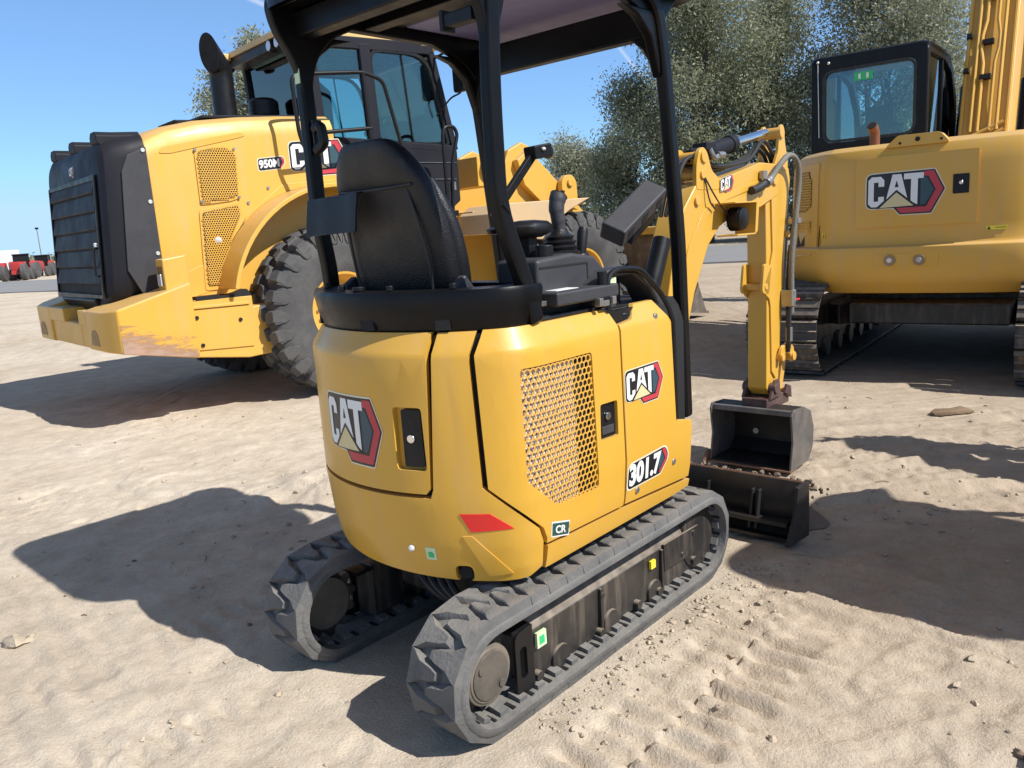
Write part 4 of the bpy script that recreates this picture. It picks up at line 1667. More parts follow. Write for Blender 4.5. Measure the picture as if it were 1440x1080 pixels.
b = B()
for k, (yy, r_) in enumerate(((.022, .010), (-.004, .010), (-.030, .010))):
    b.tube(spline([(1.16, yy, 1.44), (1.27, yy, 1.66), (1.40, yy - .004, 1.665 + .02 * k), (1.62, yy, 1.64 + .012 * k), (1.95, yy, 1.70), (2.12, yy, 1.76 + .02 * k), (2.24, yy, 1.74), (2.30, yy, 1.68)], 5), r_, 8)
b.tube(spline([(2.36, .03, 1.60), (2.43, .03, 1.55), (2.435, .03, 1.44), (2.405, .02, 1.36)], 5), .010, 8)
b.tube(spline([(2.38, -.02, 1.62), (2.455, -.02, 1.50), (2.44, -.02, 1.2), (2.41, -.02, .98)], 5), .010, 8)
b.parts("boom_hose", 'bhose', boom)
# coupler and bucket
b = B()
b.bx(2.06, 2.36, -.075, .075, .335, .405)
b.prism([(2.08, .40), (2.15, .50), (2.20, .50), (2.22, .40)], 'y', -.09, -.07)
b.prism([(2.08, .40), (2.15, .50), (2.20, .50), (2.22, .40)], 'y', .07, .09)
b.prism([(2.28, .40), (2.31, .45), (2.36, .43), (2.37, .36)], 'y', -.09, -.07)
b.prism([(2.28, .40), (2.31, .45), (2.36, .43), (2.37, .36)], 'y', .07, .09)
b.cyl((2.145, -.10, .455), (2.145, .10, .455), .03, n=16)
b.part("quick_coupler", pmx("maroon_steel", (.055, .018, .022), .5, .2), mini, bevel=.005)
b = B()
# open side faces the machine: shell section in x-z
o_ = [(2.03, .355), (2.17, .36), (2.26, .32), (2.305, .22), (2.295, .11), (2.23, .035), (1.99, .030)]
i_ = [(1.99, .042), (2.225, .047), (2.283, .115), (2.292, .22), (2.25, .31), (2.165, .347), (2.03, .343)]
Wb = .232
n = len(o_)
b.prism(o_ + i_, 'y', -Wb, Wb)
bk = b.part("bucket", 'bucket', mini, bevel=.003)
for s in (-1, 1):
    b = B()
    sp = [(1.985, .030), (2.23, .035), (2.295, .11), (2.305, .22), (2.26, .32), (2.17, .36), (2.02, .37), (1.998, .34), (2.02, .19)]
    b.prism(sp, 'y', s * Wb, s * (Wb + .012))
    b.part("bucket_side", 'scraped', bk, bevel=.003)
b = B()
b.bx(1.975, 2.06, -Wb - .013, Wb + .013, .026, .036)
b.prism([(1.93, .028), (2.02, .028), (2.02, .09), (1.97, .085)], 'y', Wb + .012, Wb + .03)
b.part("bucket_lip", 'rust', bk, bevel=.002)
b = B()
b.bx(2.015, 2.045, -Wb - .015, Wb + .015, .332, .362)
b.part("bucket_beam", 'scraped', bk, bevel=.004)
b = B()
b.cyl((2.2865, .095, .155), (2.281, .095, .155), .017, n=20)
b.part("drain_hole_sunspot", 'outl', bk)  # pale disc: sun shining through the drain hole, put into the colour
for x0, nm in ((-.38, 'green'), (.263, 'yellow')):
    b = B()
    yo = -.495 + .012 + .045
    hs, zz = (.022, .165) if nm == 'green' else (.015, .178)
    b.bx(x0 - hs, x0 + hs, yo - .0125, yo - .0065 + .004, zz, zz + (.05 if nm == 'green' else .03))
    if nm == 'green':
        b.mi = 1
        b.bx(x0 - .012, x0 + .012, yo - .0135, yo - .012, .175, .202)
    b.part("frame_sticker", ['pale', 'green'] if nm == 'green' else ['ysign'], mini)
# ------------------------------------------------------------------ wheel loader
loader = empty("wheel_loader", (LOAD[1], LOAD[2], 0), LOAD[0],
               "big yellow wheel loader with a dark slatted rear grille and a tall exhaust stack", "wheel loader")


def big_tyre(parent, cx, cy, sgn, rad=.80, wid=.58, hubc='yellow3'):
    """sgn: outer side direction in y"""
    root = bpy.data.objects.new("wheel", None)
    COL.objects.link(root)
    root.parent = parent
    root.location = (cx, cy, rad - .02)
    root.empty_display_size = .1
    b = B()
    h = wid / 2
    pr = [(.36, -h * .86), (.44, -h * .98), (.58, -h * 1.02), (.69, -h * .97), (.735, -h * .86), (.752, -h * .4), (.755, 0), (.752, h * .4), (.735, h * .86), (.69, h * .97), (.58, h * 1.02), (.44, h * .98), (.36, h * .86)]
    b.lathe([(r_ * rad / .8, y) for r_, y in pr], 'y', (0, 0, 0), 64, False)
    g = b

    def blk(a, y, da, dy, r0, r1, sk=0.0, tp=.78):
        ring = []
        for rr, k in ((r0, 1.0), (r1, tp)):
            ring.append([((rr - (.0 if abs(y + q * dy * k) < h * .8 else (abs(y + q * dy * k) - h * .8) * .5)) * math.sin(a + p * da * k + sk * q), y + q * dy * k, (rr - (.0 if abs(y + q * dy * k) < h * .8 else (abs(y + q * dy * k) - h * .8) * .5)) * math.cos(a + p * da * k + sk * q)) for p, q in ((-1, -1), (1, -1), (1.25, 0), (1, 1), (-1, 1), (-.75, 0))])
        g.loft(ring)
    n = 26
    k8 = rad / .8
    for i in range(n):
        a = 2 * math.pi * i / n
        for s in (-1, 1):
            blk(a + (0 if s > 0 else math.pi / n), s * h * .80, .083, h * .235, .715 * k8, .800 * k8, sk=.02 * s)
            # shoulder bar running down the sidewall
            aa = a + (0 if s > 0 else math.pi / n)
            ring = []
            for rr, y, w in ((.76, h * .97, .078), (.66, h * 1.04, .070), (.62, h * 1.035, .045)):
                ring.append([(rr * k8 * math.sin(aa + p * w), s * y, rr * k8 * math.cos(aa + p * w)) for p in (-1, 1)] + [((rr - .02) * k8 * math.sin(aa + p * w), s * (y - .05), (rr - .02) * k8 * math.cos(aa + p * w)) for p in (1, -1)])
            g.loft(ring)
        for s in (-1, 1):
            blk(a + math.pi / n * (.5 if s > 0 else 1.5), s * h * .27, .080, h * .23, .735 * k8, .802 * k8, sk=-.03 * s)
    g.part("tyre", 'tyre', root, bevel=.006, smooth=40)
    r_ = B()
    s = sgn
    r_.lathe([(.385, s * h * .80), (.375, s * h * .86), (.335, s * h * .84), (.325, s * h * .70), (.300, s * h * .55), (.27, s * h * .30), (.15, s * h * .32), (.13, s * h * .55), (.02, s * h * .57)], 'y', (0, 0, 0), 40, False)
    r_.lathe([(.365, -h * .8 * s), (.34, -h * .8 * s), (.30, 0)], 'y', (0, 0, 0), 30, False)
    q = r_
    q.mi = 1
    for i in range(16):
        a = 2 * math.pi * i / 16
        q.cyl((.225 * math.cos(a), s * h * .29, .225 * math.sin(a)), (.225 * math.cos(a), s * h * .36, .225 * math.sin(a)), .014, n=6)
    q.part("rim", [hubc, 'steel'], root, smooth=35)
    return root


for cx in (0, 3.35):
    for s in (-1, 1):
        big_tyre(loader, cx, s * 1.09, s)

HW = .92
# hood shell
b = B()
sec = []
xs = [-1.50, -1.30, -1.0, -.6, -.2, .30]
tz = [2.40, 2.49, 2.555, 2.60, 2.625, 2.64]
for x, z in zip(xs, tz):
    ring = []
    half = [(HW, 1.02), (HW, z - .20), (HW - .012, z - .12), (HW - .05, z - .05), (HW - .12, z - .012), (HW - .22, z), (0, z + .02)]
    pts_ = half + [(-y, zz) for y, zz in reversed(half[:-1])]
    sec.append([(x, y, zz) for y, zz in pts_])
b.loft(sec)
hood = b.part("hood", 'yellow3', loader, bevel=.01, smooth=40)
hy = -HW
hf = lambda x, z, o: (x, hy - o, z)
# recessed strip along the top of the side
b = B()
sheet(b, rpoly([(-1.40, 2.25), (-1.36, 2.30), (-.66, 2.44), (-.61, 2.415), (-.66, 2.395), (-1.30, 2.25)], .02, 3), hf, .006, .02)
b.part("hood_crease", 'yellow3', hood, bevel=.006)
va = rpoly([(-1.08, 1.835), (-1.075, 2.262), (-1.0, 2.285), (-.82, 2.30), (-.735, 2.25), (-.755, 1.885), (-.83, 1.86)], .03, 3)
vb = rpoly([(-1.135, 1.10), (-1.10, 1.745), (-.765, 1.80), (-.76, 1.70), (-.875, 1.50), (-.925, 1.10)], .025, 3)
for pl in (va, vb):
    cx = sum(p[0] for p in pl) / len(pl)
    cz = sum(p[1] for p in pl) / len(pl)
    b = B()
    big = [(cx + (x - cx) * 1.13, cz + (z - cz) * 1.09) for x, z in pl]
    sheet(b, big, hf, .012, .012)
    fr = b.part("vent_frame", 'yellow3', loader, bevel=.005)
    b = B()
    sheet(b, pl, hf, .0135)
    dk = b.part("vent_void", pmx("vent_brown", (.045, .026, .010), .8, .1), fr)
    b = B()
    hexmesh(b, inpoly(pl), hf, cx - .3, cx + .3, cz - .45, cz + .45, .0225, .0042, .022, .006)
    b.part("vent_mesh", 'yellow3', fr, merge=False)
b = B()
for x, z in ((-1.09, 2.28), (-.74, 2.29), (-1.09, 1.84), (-.745, 1.87)):
    b.cyl(hf(x, z, .01), hf(x, z, .022), .013, n=10)
for x, z in ((-.86, 1.72), (-.80, 1.36), (-.82, 1.20), (-.66, 1.82), (-.45, 1.95)):
    b.cyl(hf(x, z, 0), hf(x, z, .012), .014, n=10)
b.parts("hood_bolt", 'steel', hood)
b = B()
b.ball(hf(-.99, 1.50, .0), (.045, .03, .04))
b.part("engine_cap", 'lamp', hood)
b = B()
b.bx(-.875, -.84, hy - .04, hy - .01, 1.36, 1.44)
b.part("vent_latch", 'satin', hood, bevel=.004)
b = B()
fm = lambda u, v, o: (-.515 + u, hy - o, 2.108 + .028 * u / .27 + v)
b.mi = 0
sheet(b, rpoly([(-.012, -.012), (.222, -.012), (.275, .048), (.25, .107), (-.012, .107)], .02, 2), fm, .001)
b.mi = 1
sheet(b, rpoly([(-.004, -.006), (.22, -.006), (.266, .048), (.245, .10), (-.004, .10)], .02, 2), fm, .002)
b.mi = 2
sheet(b, [(.22, .095), (.24, .095), (.262, .048), (.222, .0), (.205, 0), (.243, .048)], fm, .003)
b.mi = 3
lettering(b, "950M", fm, .002, .010, .077, .004, .04, .75, width=.205)
b.part("model_badge", ['outl', 'ink', 'red', 'white'], hood)
b = B()
emblem(b, lambda u, v, o: (u, hy - o, v), -.20, 2.04, .62, .33, .002, False, .0012, shear=.06)
b.part("maker_emblem", EMB, hood)

# rear cowl
b = B()
rings = []
for x, w, zt, zb, r_ in ((-1.50, .925, 2.42, 1.06, .16), (-1.62, .925, 2.39, 1.02, .17), (-1.74, .915, 2.37, .98, .18), (-1.815, .885, 2.34, .98, .19), (-1.845, .84, 2.29, 1.02, .2)):
    tz_ = rpoly([(-w, zb), (w, zb), (w, zt), (-w, zt)], [.30, .30, r_, r_], 6)
    rings.append([(x - .10 * (2.4 - z) / 1.4, y, z) for y, z in tz_])
b.loft(rings)
cowl = b.part("rear_cowl", 'cowl', loader, bevel=.008, smooth=50)
gx_ = lambda z: -1.852 - .10 * (2.4 - z) / 1.4
b = B()
sheet(b, rpoly([(-.74, 1.10), (.74, 1.10), (.74, 2.06), (-.74, 2.06)], .03, 3), lambda y, z, o: (gx_(z) - o, y, z), .0, .004)
fr = b.part("grille_opening", 'dark', cowl)
b = B()
for i in range(6):
    z = 1.20 + .152 * i
    b.add([(gx_(z + .12) - .002, -.72, z + .13), (gx_(z + .12) - .002, .72, z + .13), (gx_(z) - .022, .72, z), (gx_(z) - .022, -.72, z), (gx_(z) - .012, -.72, z - .010), (gx_(z) - .012, .72, z - .010), (gx_(z) - .0, .72, z + .02), (gx_(z) - .0, -.72, z + .02)], [(0, 1, 2, 3), (3, 2, 5, 4), (4, 5, 6, 7), (7, 6, 1, 0), (0, 3, 4, 7), (1, 6, 5, 2)])
b.part("grille_slats", 'cowl', cowl, bevel=.003)
b = B()
pts_ = [(gx_(1.09) - .01, -.75, 1.09), (gx_(2.07) - .01, -.75, 2.07), (gx_(2.07) - .01, .75, 2.07), (gx_(1.09) - .01, .75, 1.09)]
b.bar(pts_, .02, .03, side=(1, 0, 0), closed=True)
b.tube([(gx_(1.5) - .01, -.70, 1.50), (gx_(1.5) - .05, -.70, 1.49), (gx_(1.3) - .05, -.70, 1.27), (gx_(1.3) - .01, -.70, 1.26)], .011, 8)
b.part("grille_frame", 'satin', cowl, bevel=.004)
b = B()
b.bx(gx_(1.53) - .04, gx_(1.53), -.725, -.68, 1.505, 1.54)
b.part("door_catch", 'lamp', cowl, bevel=.004)
b = B()
emblem(b, lambda u, v, o: (gx_(v) + .012 - o, -u, v), -.06, 2.13, .17, .09, .006, False, .001)
b.part("maker_emblem", EMB, cowl)
for y in (-.70, -.02, .64):
    k = B()
    k.loft([[(x, y + yy, z) for yy, z in ((-.09, zb), (.09, zb), (.09, zb + hh), (.05, zb + hh + .035), (-.05, zb + hh + .035), (-.09, zb + hh))] for x, zb, hh in ((-1.48, 2.38, .03), (-1.70, 2.30, .10), (-1.78, 2.30, .10), (-1.835, 2.35, .05))])
    lh = k.part("lamp_hood", 'cowl', loader, bevel=.008)
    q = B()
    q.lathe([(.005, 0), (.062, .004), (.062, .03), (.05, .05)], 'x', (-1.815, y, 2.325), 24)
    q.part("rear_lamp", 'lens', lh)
b = B()
b.prism([(-1.50, 1.10), (-1.50, 2.30), (-1.66, 2.23), (-1.72, 2.10), (-1.79, 1.30), (-1.70, 1.10)], 'y', -.940, -.922)
b.part("side_guard", pmx("graphite_side", (.030, .030, .036), .55, .03), cowl, bevel=.006)
b = B()
for z in (2.27, 1.85, 1.42):
    b.cyl((-1.53, -.938, z), (-1.53, -.95, z), .018, n=12)
b.parts("cowl_bolt", 'lamp', cowl, bevel=.004)
b = B()
b.prism([(-1.45, .95), (-1.90, .95), (-1.99, 1.06), (-1.85, 1.12), (-1.45, 1.12)], 'y', -.55, .55)
b.part("cowl_skirt", 'satin', cowl, bevel=.02)

# counterweight
b = B()
for s in (-1, 1):
    pts_ = [(-2.10, s * .62), (-2.10, s * 1.10), (-2.02, s * 1.27), (-1.42, s * 1.30), (-1.42, s * .62)]
    vs = [(x, y, .66 - (x + 2.1) * .20) for x, y in pts_] + [(x, y, z) for (x, y), z in zip(pts_, (.985, .985, 1.0, 1.17, 1.17))]
    b.add(vs, [(0, 1, 2, 3, 4), (9, 8, 7, 6, 5)] + [(i, i + 5, (i + 1) % 5 + 5, (i + 1) % 5) for i in range(5)])
b.add([(-2.08, -.63, .66), (-2.08, .63, .66), (-1.42, .63, .53), (-1.42, -.63, .53), (-2.08, -.63, .87), (-2.08, .63, .87), (-1.42, .63, .93), (-1.42, -.63, .93)], [(0, 1, 2, 3), (7, 6, 5, 4), (0, 4, 5, 1), (1, 5, 6, 2), (2, 6, 7, 3), (3, 7, 4, 0)])
cwt = b.part("counterweight", 'yellow3', loader, bevel=.018, seg=3)
b = B()
for y in (-.85, .95):
    b.prism([(y - .12, .70), (y + .12, .70), (y + .09, .80), (y + .04, .83), (y - .04, .83), (y - .09, .80)], 'x', -2.104, -2.06)
b.parts("tow_pocket", pmx("pocket_shade_yellow", (.30, .16, .025), .6, .3), cwt, bevel=.004)  # flush blocks, the pockets' shade put into a darker yellow
b = B()
b.bx(-2.085, -2.06, -.40, -.12, .66, .865)
b.bx(-2.10, -1.9, -.62, -.40, .86, .985)
b.bx(-2.10, -1.9, .10, .62, .86, .985)
b.parts("hitch_block", 'yellow3', cwt, bevel=.012)
# scuffed corner (paint rubbed to primer)


def scuff_material():
    m = pm("rubbed_primer", (.40, .235, .165), .7, dust=.35, var=.3, scale=9)
    n, l = m.node_tree.nodes, m.node_tree.links
    tc = n.new("ShaderNodeTexCoord")
    sx = n.new("ShaderNodeSeparateXYZ")
    l.new(tc.outputs["Generated"], sx.inputs[0])
    mp = n.new("ShaderNodeMapping")
    mp.inputs["Scale"].default_value = (5, 5, 26)
    l.new(tc.outputs["Object"], mp.inputs["Vector"])
    nz = n.new("ShaderNodeTexNoise")
    nz.inputs["Scale"].default_value = 1.0
    nz.inputs["Detail"].default_value = 10
    nz.inputs["Roughness"].default_value = .75
    l.new(mp.outputs[0], nz.inputs["Vector"])
    a = n.new("ShaderNodeMath")
    a.operation = 'MULTIPLY_ADD'
    a.inputs[1].default_value = -.55
    a.inputs[2].default_value = .36
    l.new(sx.outputs["Z"], a.inputs[0])
    c = n.new("ShaderNodeMath")
    c.operation = 'MULTIPLY_ADD'
    c.inputs[1].default_value = -.28
    l.new(sx.outputs["X"], c.inputs[0])
    l.new(a.outputs[0], c.inputs[2])
    d = n.new("ShaderNodeMath")
    d.operation = 'ADD'
    l.new(c.outputs[0], d.inputs[0])
    l.new(nz.outputs["Fac"], d.inputs[1])
    mr = n.new("ShaderNodeMapRange")
    mr.inputs["From Min"].default_value = .42
    mr.inputs["From Max"].default_value = .62
    l.new(d.outputs[0], mr.inputs["Value"])
    l.new(mr.outputs[0], n["Principled BSDF"].inputs["Alpha"])
    return m
b = B()


def scuff(u, v, o):
    # side face of the right-hand block, u along x
    x = -2.02 + u
    y = -1.27 - .03 * u / .60
    return (x, y - o, v)


sheet(b, [(.005, .648), (.005, .95), (.59, .95), (.59, .535)], scuff, .0015)
b.part("scuff_marks", scuff_material(), cwt)
for s in (-1, 1):
    b = B()
    b.prism([(-1.60, 1.10), (-1.60, 1.37), (-1.40, 1.395), (-1.40, 1.10)], 'y', s * 1.05, s * 1.22)
    th = b.part("tail_lamp_post", 'yellow3', loader, bevel=.012)
    b = B()
    b.bx(-1.604, -1.598, min(s * 1.08, s * 1.19), max(s * 1.08, s * 1.19), 1.15, 1.31)
    b.part("lamp_recess", pmx("recess_shade_brown", (.16, .08, .018), .7, .2), th)  # flat plate, the shade of a recess is in its brown colour
    b = B()
    b.bx(-1.618, -1.602, min(s * 1.095, s * 1.18), max(s * 1.095, s * 1.18), 1.15, 1.25)
    b.part("tail_lamp", 'lamp', th, bevel=.004)

# fenders, frame and side boxes
for s in (-1, 1):
    b = B()
    arc = [(x_, z_) for x_, z_ in [(.08 + 1.15 * math.cos(a), .84 + 1.12 * math.sin(a)) for a in [R(d) for d in range(168, 38, -5)]]]
    inner = [(.08 + 1.11 * math.cos(a), .84 + 1.08 * math.sin(a)) for a in [R(d) for d in range(38, 169, 5)]]
    b.prism(arc + inner, 'y', s * .86, s * 1.30)
    fd = b.part("rear_fender", 'yellow3', loader, bevel=.008)
    b = B()
    # vertical side skin between hood and arch
    b.prism(arc[:20] + [(.30, 2.02), (-.30, 1.98), (-.70, 1.70), (-.86, 1.40), (-1.42, 1.20), (-1.42, .98)], 'y', s * .925, s * .90)
    b.part("fender_skirt", 'yellow3', fd, bevel=.004)
    b = B()
    b.prism([(-1.45, .525), (-1.45, .99), (-1.30, 1.02), (-.86, 1.00), (-.86, .90), (-.60, .93), (-.60, .47), (-.95, .45)], 'y', s * .62, s * 1.20)
    sb = b.part("battery_box", 'yellow3', loader, bevel=.012)
    b = B()
    b.prism([(-1.42, .58), (-1.42, .93), (-.90, .92), (-.90, .55)], 'y', s * 1.195, s * 1.212)
    b.prism([(-1.42, .935), (-1.42, .96), (-.90, .95), (-.90, .925)], 'y', s * 1.19, s * 1.225)
    b.part("box_lid", 'yellow3', sb, bevel=.005)
    b = B()
    b.bx(-1.36, -1.15, min(s * 1.1, s * 1.201), max(s * 1.1, s * 1.201), 1.0, 1.035)
    b.prism([(-1.42, 1.0), (-1.05, 1.02), (-.90, 1.06), (-.86, 1.0)], 'y', s * 1.06, s * 1.2)
    b.parts("box_gap", 'dark', sb)
    b = B()
    for x, z in ((-1.38, .86), (-1.36, .62), (-1.0, .80)):
        b.cyl((x, s * 1.205, z), (x, s * 1.222, z), .017, n=10)
    b.parts("lid_bolt", 'dark', sb)
    b = B()
    b.bx(-.80, -.74, min(s * 1.19, s * 1.203), max(s * 1.19, s * 1.203), .80, .90)
    b.part("box_sticker", 'white', sb)
b = B()
b.prism([(-1.4, .55), (1.6, .55), (1.75, .75), (1.75, 1.25), (1.0, 1.35), (-1.4, 1.2)], 'y', -.48, .48)
b.cyl((0, -.9, .78), (0, .9, .78), .17, n=20)
b.part("rear_frame", 'yellow3', loader, bevel=.02)
b = B()
b.prism([(.32, 1.9), (.32, 2.62), (.30, 2.66), (-.9, 2.61), (-.9, 2.585), (.28, 2.62)], 'y', -.70, .70)
b.prism([(-.95, 2.60), (-.45, 2.62), (-.45, 2.645), (-.98, 2.63)], 'y', -.25, .2)
b.part("hood_top_plate", 'cowl', loader, bevel=.008)
b = B()
nn_ = 28
rings = []
for j, (cx_, cz_, ax, az) in enumerate(((-.36, 2.60, 1, 0), (-.36, 3.06, 1, 0), (-.36, 3.16, 1, .45), (-.362, 3.162, 1, .45))):
    rings.append([(cx_ + .112 * math.cos(2 * math.pi * i / nn_) * ax, .112 * math.sin(2 * math.pi * i / nn_), cz_ + .112 * math.cos(2 * math.pi * i / nn_) * az) for i in range(nn_)])
# slash cut: the mouth is an ellipse standing almost upright
dq = Vector((-.70, 0, .71))
mouth = []
for i in range(nn_):
    q = Vector(rings[-1][i])
    t_ = (-.482 - .10 * (q.z - 3.15) - q.x) / (dq.x + .10 * dq.z)
    mouth.append(tuple(q + dq * max(.02, t_)))
rings.append(mouth)
b.loft(rings)
ra = R(28)      # the outlet is turned a little to the machine's right


def turn(q):
    return (-.36 + (q[0] + .36) * math.cos(ra) - q[1] * math.sin(ra), (q[0] + .36) * math.sin(ra) + q[1] * math.cos(ra), q[2])


b.v = [turn(q) for q in b.v]
mouth = [turn(q) for q in mouth]
dq = Vector((dq.x * math.cos(ra), dq.x * math.sin(ra), dq.z))
st = b.part("exhaust_stack", 'satin', loader, smooth=45)
b = B()
mc_ = sum((Vector(q) for q in mouth), Vector()) / nn_
b.loft([[tuple(mc_ + (Vector(q) - mc_) * .93 + dq * .004) for q in mouth], [tuple(mc_ + (Vector(q) - mc_) * .93 - dq * .01) for q in mouth]])
b.part("stack_mouth", 'dark', st)
b = B()
b.lathe([(.05, 0), (.07, .04), (.075, .10), (.15, .12), (.155, .17), (.150, .19), (.155, .21), (.150, .26), (.11, .29), (.02, .295)], 'z', (.06, .02, 2.62), 28)
b.part("air_precleaner", 'satin', loader)

# cab
CY = .73
b = B()
fl = [(.40, 1.72), (1.95, 1.72), (1.95, 2.36), (.40, 2.42)]
b.prism([(.30, 1.85), (.55, 1.70), (1.80, 1.66), (1.98, 1.78), (1.98, 2.34), (.30, 2.42)], 'y', -CY, CY)
cabb = b.part("cab_base", 'cowl', loader, bevel=.015)
b = B()
b.bx(1.05, 1.93, -CY - .012, -CY, 2.02, 2.026)
b.bx(1.10, 1.95, -CY - .010, -CY, 2.20, 2.205)
for x in (1.15, 1.85): b.bx(x, x + .05, -CY - .03, -CY, 1.90, 1.99)
b.parts("cab_base_seam", 'steel', cabb)
for s in (-1, 1):
    b = B()
    y = s * (CY - .03)
    for pth, w, h in (
            ([(.30, y, 2.40), (.25, y, 3.35)], .07, .09),
            ([(.90, y, 2.38), (.87, y, 3.38)], .07, .13),
            ([(1.96, y, 2.34), (1.72, y, 3.38)], .06, .08),
            ([(.22, y, 3.36), (1.75, y, 3.40)], .06, .12),
            ([(.30, y, 2.42), (1.97, y, 2.35)], .06, .08)):
        b.bar(pth, w, h)
    b.part("cab_pillars", 'cowl', loader, bevel=.012)
    b = B()
    b.prism([(.34, 2.46), (.84, 2.44), (.81, 3.31), (.30, 3.29)], 'y', y - .004, y + .004)
    b.part("side_window", 'glass', loader)
    b = B()
    b.prism(rpoly([(.96, 2.42), (1.86, 2.40), (1.66, 3.33), (.94, 3.32)], [.08, .05, .22, .12], 5), 'y', y - .004, y + .004)
    wn_ = b.part("door_window", 'glass2', loader)
    b = B()
    rp = rpoly([(.955, 2.415), (1.87, 2.39), (1.66, 3.335), (.93, 3.33)], [.08, .05, .24, .14], 5)
    b.bar([(x, y - s * -.012, z) for x, z in rp], .03, .035, closed=True)
    b.bar([(1.40, y + s * .008, 2.40), (1.33, y + s * .008, 3.33)], .012, .014)
    b.part("window_frame", 'satin', wn_)
b = B()
b.prism([(2.45, -CY + .06), (2.45, CY - .06), (3.30, CY - .06), (3.30, -CY + .06)], 'x', 1, 1)if False else None
b.add([(.29, -.64, 2.46), (.29, .64, 2.46), (.245, .64, 3.30), (.245, -.64, 3.30), (.297, -.64, 2.46), (.297, .64, 2.46), (.252, .64, 3.30), (.252, -.64, 3.30)], [(0, 1, 2, 3), (7, 6, 5, 4), (0, 4, 5, 1), (1, 5, 6, 2), (2, 6, 7, 3), (3, 7, 4, 0)])
b.part("rear_window", 'glass', loader)
b = B()
b.add([(1.96, -.66, 2.40), (1.96, .66, 2.40), (1.74, .66, 3.32), (1.74, -.66, 3.32), (1.967, -.66, 2.40), (1.967, .66, 2.40), (1.747, .66, 3.32), (1.747, -.66, 3.32)], [(0, 1, 2, 3), (7, 6, 5, 4), (0, 4, 5, 1), (1, 5, 6, 2), (2, 6, 7, 3), (3, 7, 4, 0)])
b.part("windscreen", 'glass2', loader)
b = B()
ro = rpoly([(-.02, -.68), (1.92, -.74), (1.92, .74), (-.02, .68)], .16, 5)
b.loft([[(x, y, 3.395 + .02 * x) for x, y in ro], [(x, y, 3.45 + .02 * x) for x, y in ro], [(.95 + (x - .95) * .9, y * .88, 3.50 + .015 * x) for x, y in ro]])
rf = b.part("cab_roof", pmx("roof_cream", (.70, .46, .16), .5, .25), loader, smooth=40)
b = B()
b.bx(.02, 1.80, -.66, .66, 3.33, 3.40)
b.bx(.0, .18, -.62, .62, 3.30, 3.395)
b.part("roof_liner", 'satin', rf, bevel=.01)
for y in (-.60, -.43, .62):
    b = B()
    b.lathe([(.01, 0), (.055, .004), (.06, .03), (.06, .07), (.03, .10)], 'x', (-.03 if y < 0 else -.02, y, 3.33), 20)
    b.mi = 1
    b.lathe([(.01, -.004), (.046, -.003), (.046, .002)], 'x', (-.035, y, 3.33), 20)
    b.part("work_lamp", ['satin', 'lamp'], rf)
b = B()
b.bx(-.12, .0, .50, .74, 3.37, 3.44)
b.part("beacon_base", M["roof_cream"], rf, bevel=.015)
# inside the cab
b = B()
b.loft([[(.62 + dx, y, z) for dx, y in rpoly([(-.14, -.24), (.12, -.24), (.12, .24), (-.14, .24)], .06, 3)] for z in (2.35, 2.75, 2.98)] + [[(.60 + dx, y, 3.10) for dx, y in rpoly([(-.08, -.14), (.06, -.14), (.06, .14), (-.08, .14)], .04, 3)]])
b.bx(.55, 1.1, -.25, .25, 2.2, 2.5)
b.part("driver_seat", 'vinyl', loader, bevel=.02)
b = B()
b.tube([(1.42 + .17 * math.cos(a) * .75, .18 * math.sin(a), 2.68 + .17 * math.cos(a) * .6) for a in [2 * math.pi * i / 28 for i in range(28)]], .018, 8, True)
b.bar([(1.62, 0, 2.40), (1.42, 0, 2.68)], .05, .05)
b.bar([(1.42, -.17, 2.68), (1.42, .17, 2.68)], .03, .02)
b.bx(1.58, 1.8, -.2, .2, 2.4, 2.72)
b.part("steering_wheel", 'satin', loader)

# mirrors and handrails
b = B()
b.tube(rpath([(1.75, -.72, 3.30), (1.80, -.95, 3.36), (1.86, -1.0, 3.33)], .04), .014, 8)
b.tube(spline([(1.86, -1.0, 3.30), (1.90, -1.0, 2.96), (1.80, -.9, 2.86), (1.72, -.74, 2.70)]), .010, 8)
b.part("mirror_arm", 'satin', loader)
b = B()
b.prism(rpoly([(-1.08, 2.92), (-.90, 2.92), (-.90, 3.32), (-1.08, 3.32)], .04, 3), 'x', 1.85, 1.91)
b.part("mirror", 'satin', loader, bevel=.015)
b = B()
yr = -1.20
b.tube(rpath([(-.10, yr, 2.93), (.52, yr, 2.99), (.74, yr, 2.93), (.90, yr, 2.30), (1.06, yr, 2.05), (1.17, yr, 1.83), (1.20, yr, 1.62)], .07, 5), .019, 10)
b.tube(rpath([(-.22, yr, 2.395), (.56, yr, 2.475)], .05), .019, 10)
b.tube(rpath([(-.10, yr, 2.93), (-.24, yr, 2.90), (-.22, yr, 2.40), (-.10, yr, 2.05), (-.05, yr, 1.98)], .07, 5), .019, 10)
b.tube(rpath([(.52, yr, 2.99), (.54, yr, 2.48), (.56, yr, 1.95)], .05), .019, 10)
b.part("fender_handrail", 'satin', loader)
b = B()
b.tube(rpath([(1.50, -1.10, 1.60), (1.50, -1.10, 2.46), (1.53, -1.10, 2.53), (1.66, -1.10, 2.54), (1.70, -1.10, 2.46), (1.60, -1.10, 2.15), (1.56, -1.10, 1.62), (1.52, -1.10, 1.52)], .06, 5), .020, 10)
b.part("grab_rail", 'satin', loader)
b = B()
b.bx(.55, 1.55, -1.22, -.7, 1.60, 1.66)
b.bx(.95, 1.35, -1.25, -.9, 1.20, 1.24)
b.bx(.95, 1.35, -1.25, -.9, .80, .84)
b.parts("access_step", 'satin', loader, bevel=.01)

